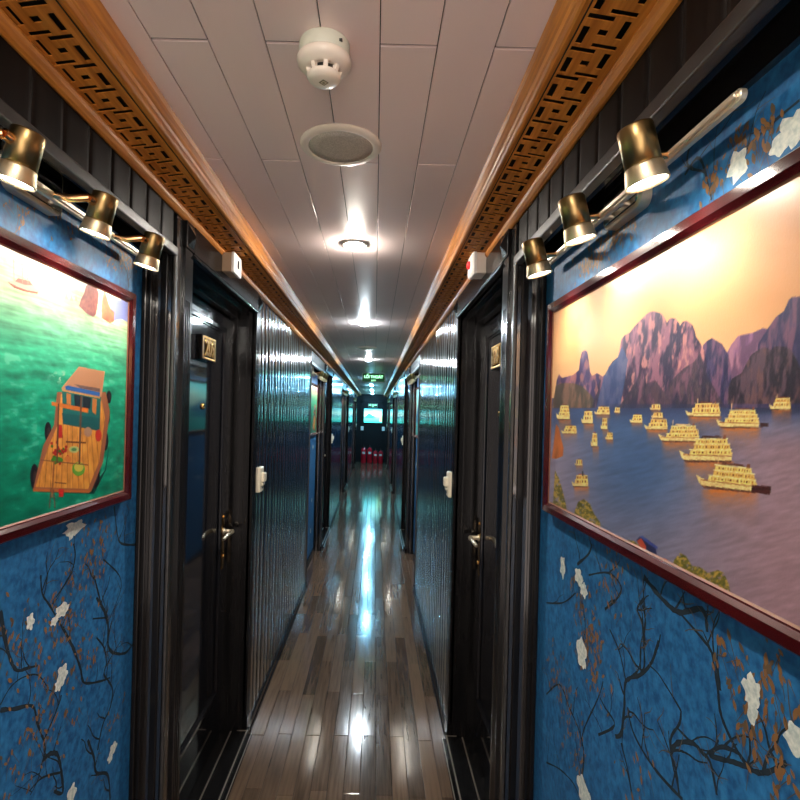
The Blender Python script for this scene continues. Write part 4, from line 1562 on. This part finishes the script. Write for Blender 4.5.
speaker(1.178, 'round grey-grilled ceiling speaker just beyond the smoke detector')
speaker(4.78, 'small distant round ceiling speaker before the green exit sign')

# ceiling lamps
lamps = [.05, 1.86, 3.47, 5.8, 8.9, 10.9, 13.2, 15.3]  # nearest lamp is out of view, added as fill over the viewpoint
dl = None
labs = ['round lit ceiling lamp over the viewpoint, above the two prints', 'brightest round ceiling lamp, the first beyond the ceiling speaker', 'second lit ceiling lamp beyond the large ceiling speaker',
        'lit ceiling lamp just in front of the hanging exit sign', 'lit ceiling lamp just behind the hanging exit sign', 'second lit ceiling lamp behind the hanging exit sign',
        'lit ceiling lamp second from the dark end wall', 'lit ceiling lamp closest to the dark end wall']
for y, lab in zip(lamps, labs):
    if dl is None:
        x = CX
        t = thing('ceiling_lamp', lab, 'ceiling light', (x, y, CEIL), 'small lit ceiling lamps')
        b_ = MB(); b_.lathe((x, y, CEIL), dn, [(.031, 0), (.047, 0), (.0465, .003), (.042, .006), (.036, .007), (.032, .006), (.031, 0)], 40)
        obj('trim_ring', b_, [M['white']], t)
        b_ = MB(); b_.lathe((x, y, CEIL), dn, [(0, 0), (.0325, 0), (.0325, .007), (.024, .014), (.012, .0175), (0, .018)], 32)
        g = obj('lens', b_, [M['led']], t)
        dl = t
    else:
        c = copy_tree(dl, y - lamps[0], lab)
        if y > 3:
            for ch in c.children:
                if ch.name.startswith('lens'):
                    ch.material_slots[0].link = 'OBJECT'
                    ch.material_slots[0].material = M['coolled'] if y > 8 else M['farled']

# ------------------------------------------------------------------ exit signs
def exit_sign(xc, y, zc, w, h, lab, hung):
    t = thing('exit_sign', lab, 'sign', (xc, y, zc - h / 2), 'green exit signs')
    b_ = MB(); b_.box(MI, xc - w / 2, xc + w / 2, y, y + .03, zc - h / 2, zc + h / 2)
    cs = obj('case', b_, [M['signcase']], t, bevel=.003)
    b_ = MB(); b_.box(MI, xc - w / 2 + .006, xc + w / 2 - .006, y - .002, y + .004, zc - h / 2 + .005, zc + h / 2 - .005)
    pn = obj('face', b_, [M['sign']], t)
    org = tuple(wloc(pn))
    me = text_mesh('L\u1ed0I THO\u00c1T', h * .42, .0005, lambda u, v, q: (xc + u, y - .003 - q, zc + h * .07 + v), M['signtext'], org, .95, .0014)
    obj('lettering', me, None, pn)
    me = text_mesh('EXIT', h * .22, .0005, lambda u, v, q: (xc + u, y - .003 - q, zc - h * .33 + v), M['signtext'], org, 1.2, .0006)
    obj('lettering', me, None, pn)
    if hung:
        b_ = MB()
        for xx in (xc - w * .35, xc + w * .35):
            b_.tube([(xx, y + .015, zc + h / 2 - .002), (xx, y + .015, CEIL)], .003, 8)
        obj('hanger', b_, [M['steel']], t)
    return t


exit_sign(CX + .055, 7.3, H + .500, .318, .124, 'hanging green exit sign under the corridor ceiling', True)
exit_sign(CX + .02, Y1 - .034, H + .255, .275, .115, 'small green exit sign on the dark end wall above the glowing picture', False)

# ------------------------------------------------------------------ end wall picture, switches, extinguishers
xc, zc, w, h = CX + .03, H - .055, .54, .41
t = thing('backlit_picture', 'glowing cyan seascape picture on the dark end wall', 'picture', (xc, Y1 - .03, zc - h / 2))
b_ = MB(); b_.box(MI, xc - w / 2 - .012, xc + w / 2 + .012, Y1 - .034, Y1 - .0005, zc - h / 2 - .012, zc + h / 2 + .012)
obj('frame', b_, [M['black']], t, bevel=.004)
gx, gz = 90, 68
us, vs2 = np.meshgrid(np.linspace(0, 1, gx + 1), np.linspace(0, 1, gz + 1), indexing='ij')
col = lin(np.clip(paint_blue(us, vs2), 0, 255))
co = np.stack([xc - w / 2 + us * w, np.full(us.shape, Y1 - .035), zc + h / 2 - vs2 * h], -1).reshape(-1, 3) - np.array(tuple(t.location))
idx = np.arange((gx + 1) * (gz + 1)).reshape(gx + 1, gz + 1)
q = np.stack([idx[:-1, :-1], idx[:-1, 1:], idx[1:, 1:], idx[1:, :-1]], -1).reshape(-1, 4)
obj('screen', grid_mesh('screen', co, q, col.reshape(-1, 3), M['backlit']), None, t)
for xx, lab in ((CX - .29, 'small white switch on the dark end wall, on the side of the two taller extinguishers'), (CX + .35, 'small white switch on the dark end wall, above the two shorter extinguishers')):
    t = thing('end_wall_switch', lab, 'switch', (xx, Y1 - .02, H - .44), 'white switches on the end wall')
    b_ = MB(); b_.rounded_plate(lambda d, a, z: (a, Y1 + d, z), -.0005, -.032, xx, H - .44, .085, .12, .008, .004)
    obj('plate', b_, [M['white']], t)
    b_ = MB(); b_.rounded_plate(lambda d, a, z: (a, Y1 + d, z), -.031, -.038, xx, H - .44, .04, .06, .004, .002)
    obj('rocker', b_, [M['white']], t)


def extinguisher(x, y, hgt, r, lab):
    t = thing('fire_extinguisher', lab, 'fire extinguisher', (x, y, 0), 'red fire extinguishers by the end wall')
    k = hgt / .5
    b_ = MB(); b_.lathe((x, y, .001), (0, 0, 1), [(0, .0), (r * .92, 0), (r, .012), (r, .33 * k), (r * .93, .365 * k), (r * .7, .39 * k), (r * .35, .405 * k), (r * .28, .42 * k), (0, .42 * k)], 28)
    obj('cylinder', b_, [M['red']], t)
    b_ = MB()
    an = [math.radians(-90 + 34 * q / 5) for q in range(-5, 6)]
    vs = [(x + (r + e) * math.cos(a), y + (r + e) * math.sin(a), z) for e in (.0002, .0012) for z in (.25 * k, .31 * k) for a in an]
    n_ = len(an)
    fs = [(n_ * 2 + q, n_ * 2 + q + 1, n_ * 3 + q + 1, n_ * 3 + q) for q in range(n_ - 1)] + [(q, q + 1, n_ + q + 1, n_ + q) for q in range(n_ - 1)]
    b_.add(vs, fs)
    obj('paper_label', b_, [M['white']], t)
    b_ = MB()
    b_.lathe((x, y, .418 * k), (0, 0, 1), [(0, 0), (.016, 0), (.016, .03 * k), (0, .03 * k)], 16)
    b_.box(MI, x - .008, x + .008, y - .085, y + .02, .445 * k, .455 * k)
    b_.add([(x - .008, y - .01, .46 * k), (x + .008, y - .01, .46 * k), (x + .008, y - .09, .492 * k), (x - .008, y - .09, .492 * k), (x - .008, y - .01, .468 * k), (x + .008, y - .01, .468 * k), (x + .008, y - .09, .50 * k), (x - .008, y - .09, .50 * k)],
           [(0, 1, 2, 3), (4, 7, 6, 5), (0, 4, 5, 1), (1, 5, 6, 2), (2, 6, 7, 3), (3, 7, 4, 0)])
    obj('valve', b_, [M['black_rubber']], t)
    b_ = MB()
    b_.tube([(x + .012, y, .435 * k), (x + .04, y - .01, .43 * k), (x + r + .018, y - .02, .36 * k), (x + r + .012, y - .02, .15 * k)], .008, 8)
    obj('hose', b_, [M['black_rubber']], t)


ye = 15.55
extinguisher(CX - .215, ye, .55, .075, 'taller red fire extinguisher on the floor in the corridor end corner, first of four')
extinguisher(CX - .04, ye + .04, .55, .075, 'taller red fire extinguisher beside the shorter pair, second of four')
extinguisher(CX + .13, ye, .45, .066, 'shorter red fire extinguisher beside the taller pair, third of four')
extinguisher(CX + .285, ye + .03, .45, .066, 'shorter red fire extinguisher at the opposite end of the row, fourth of four')
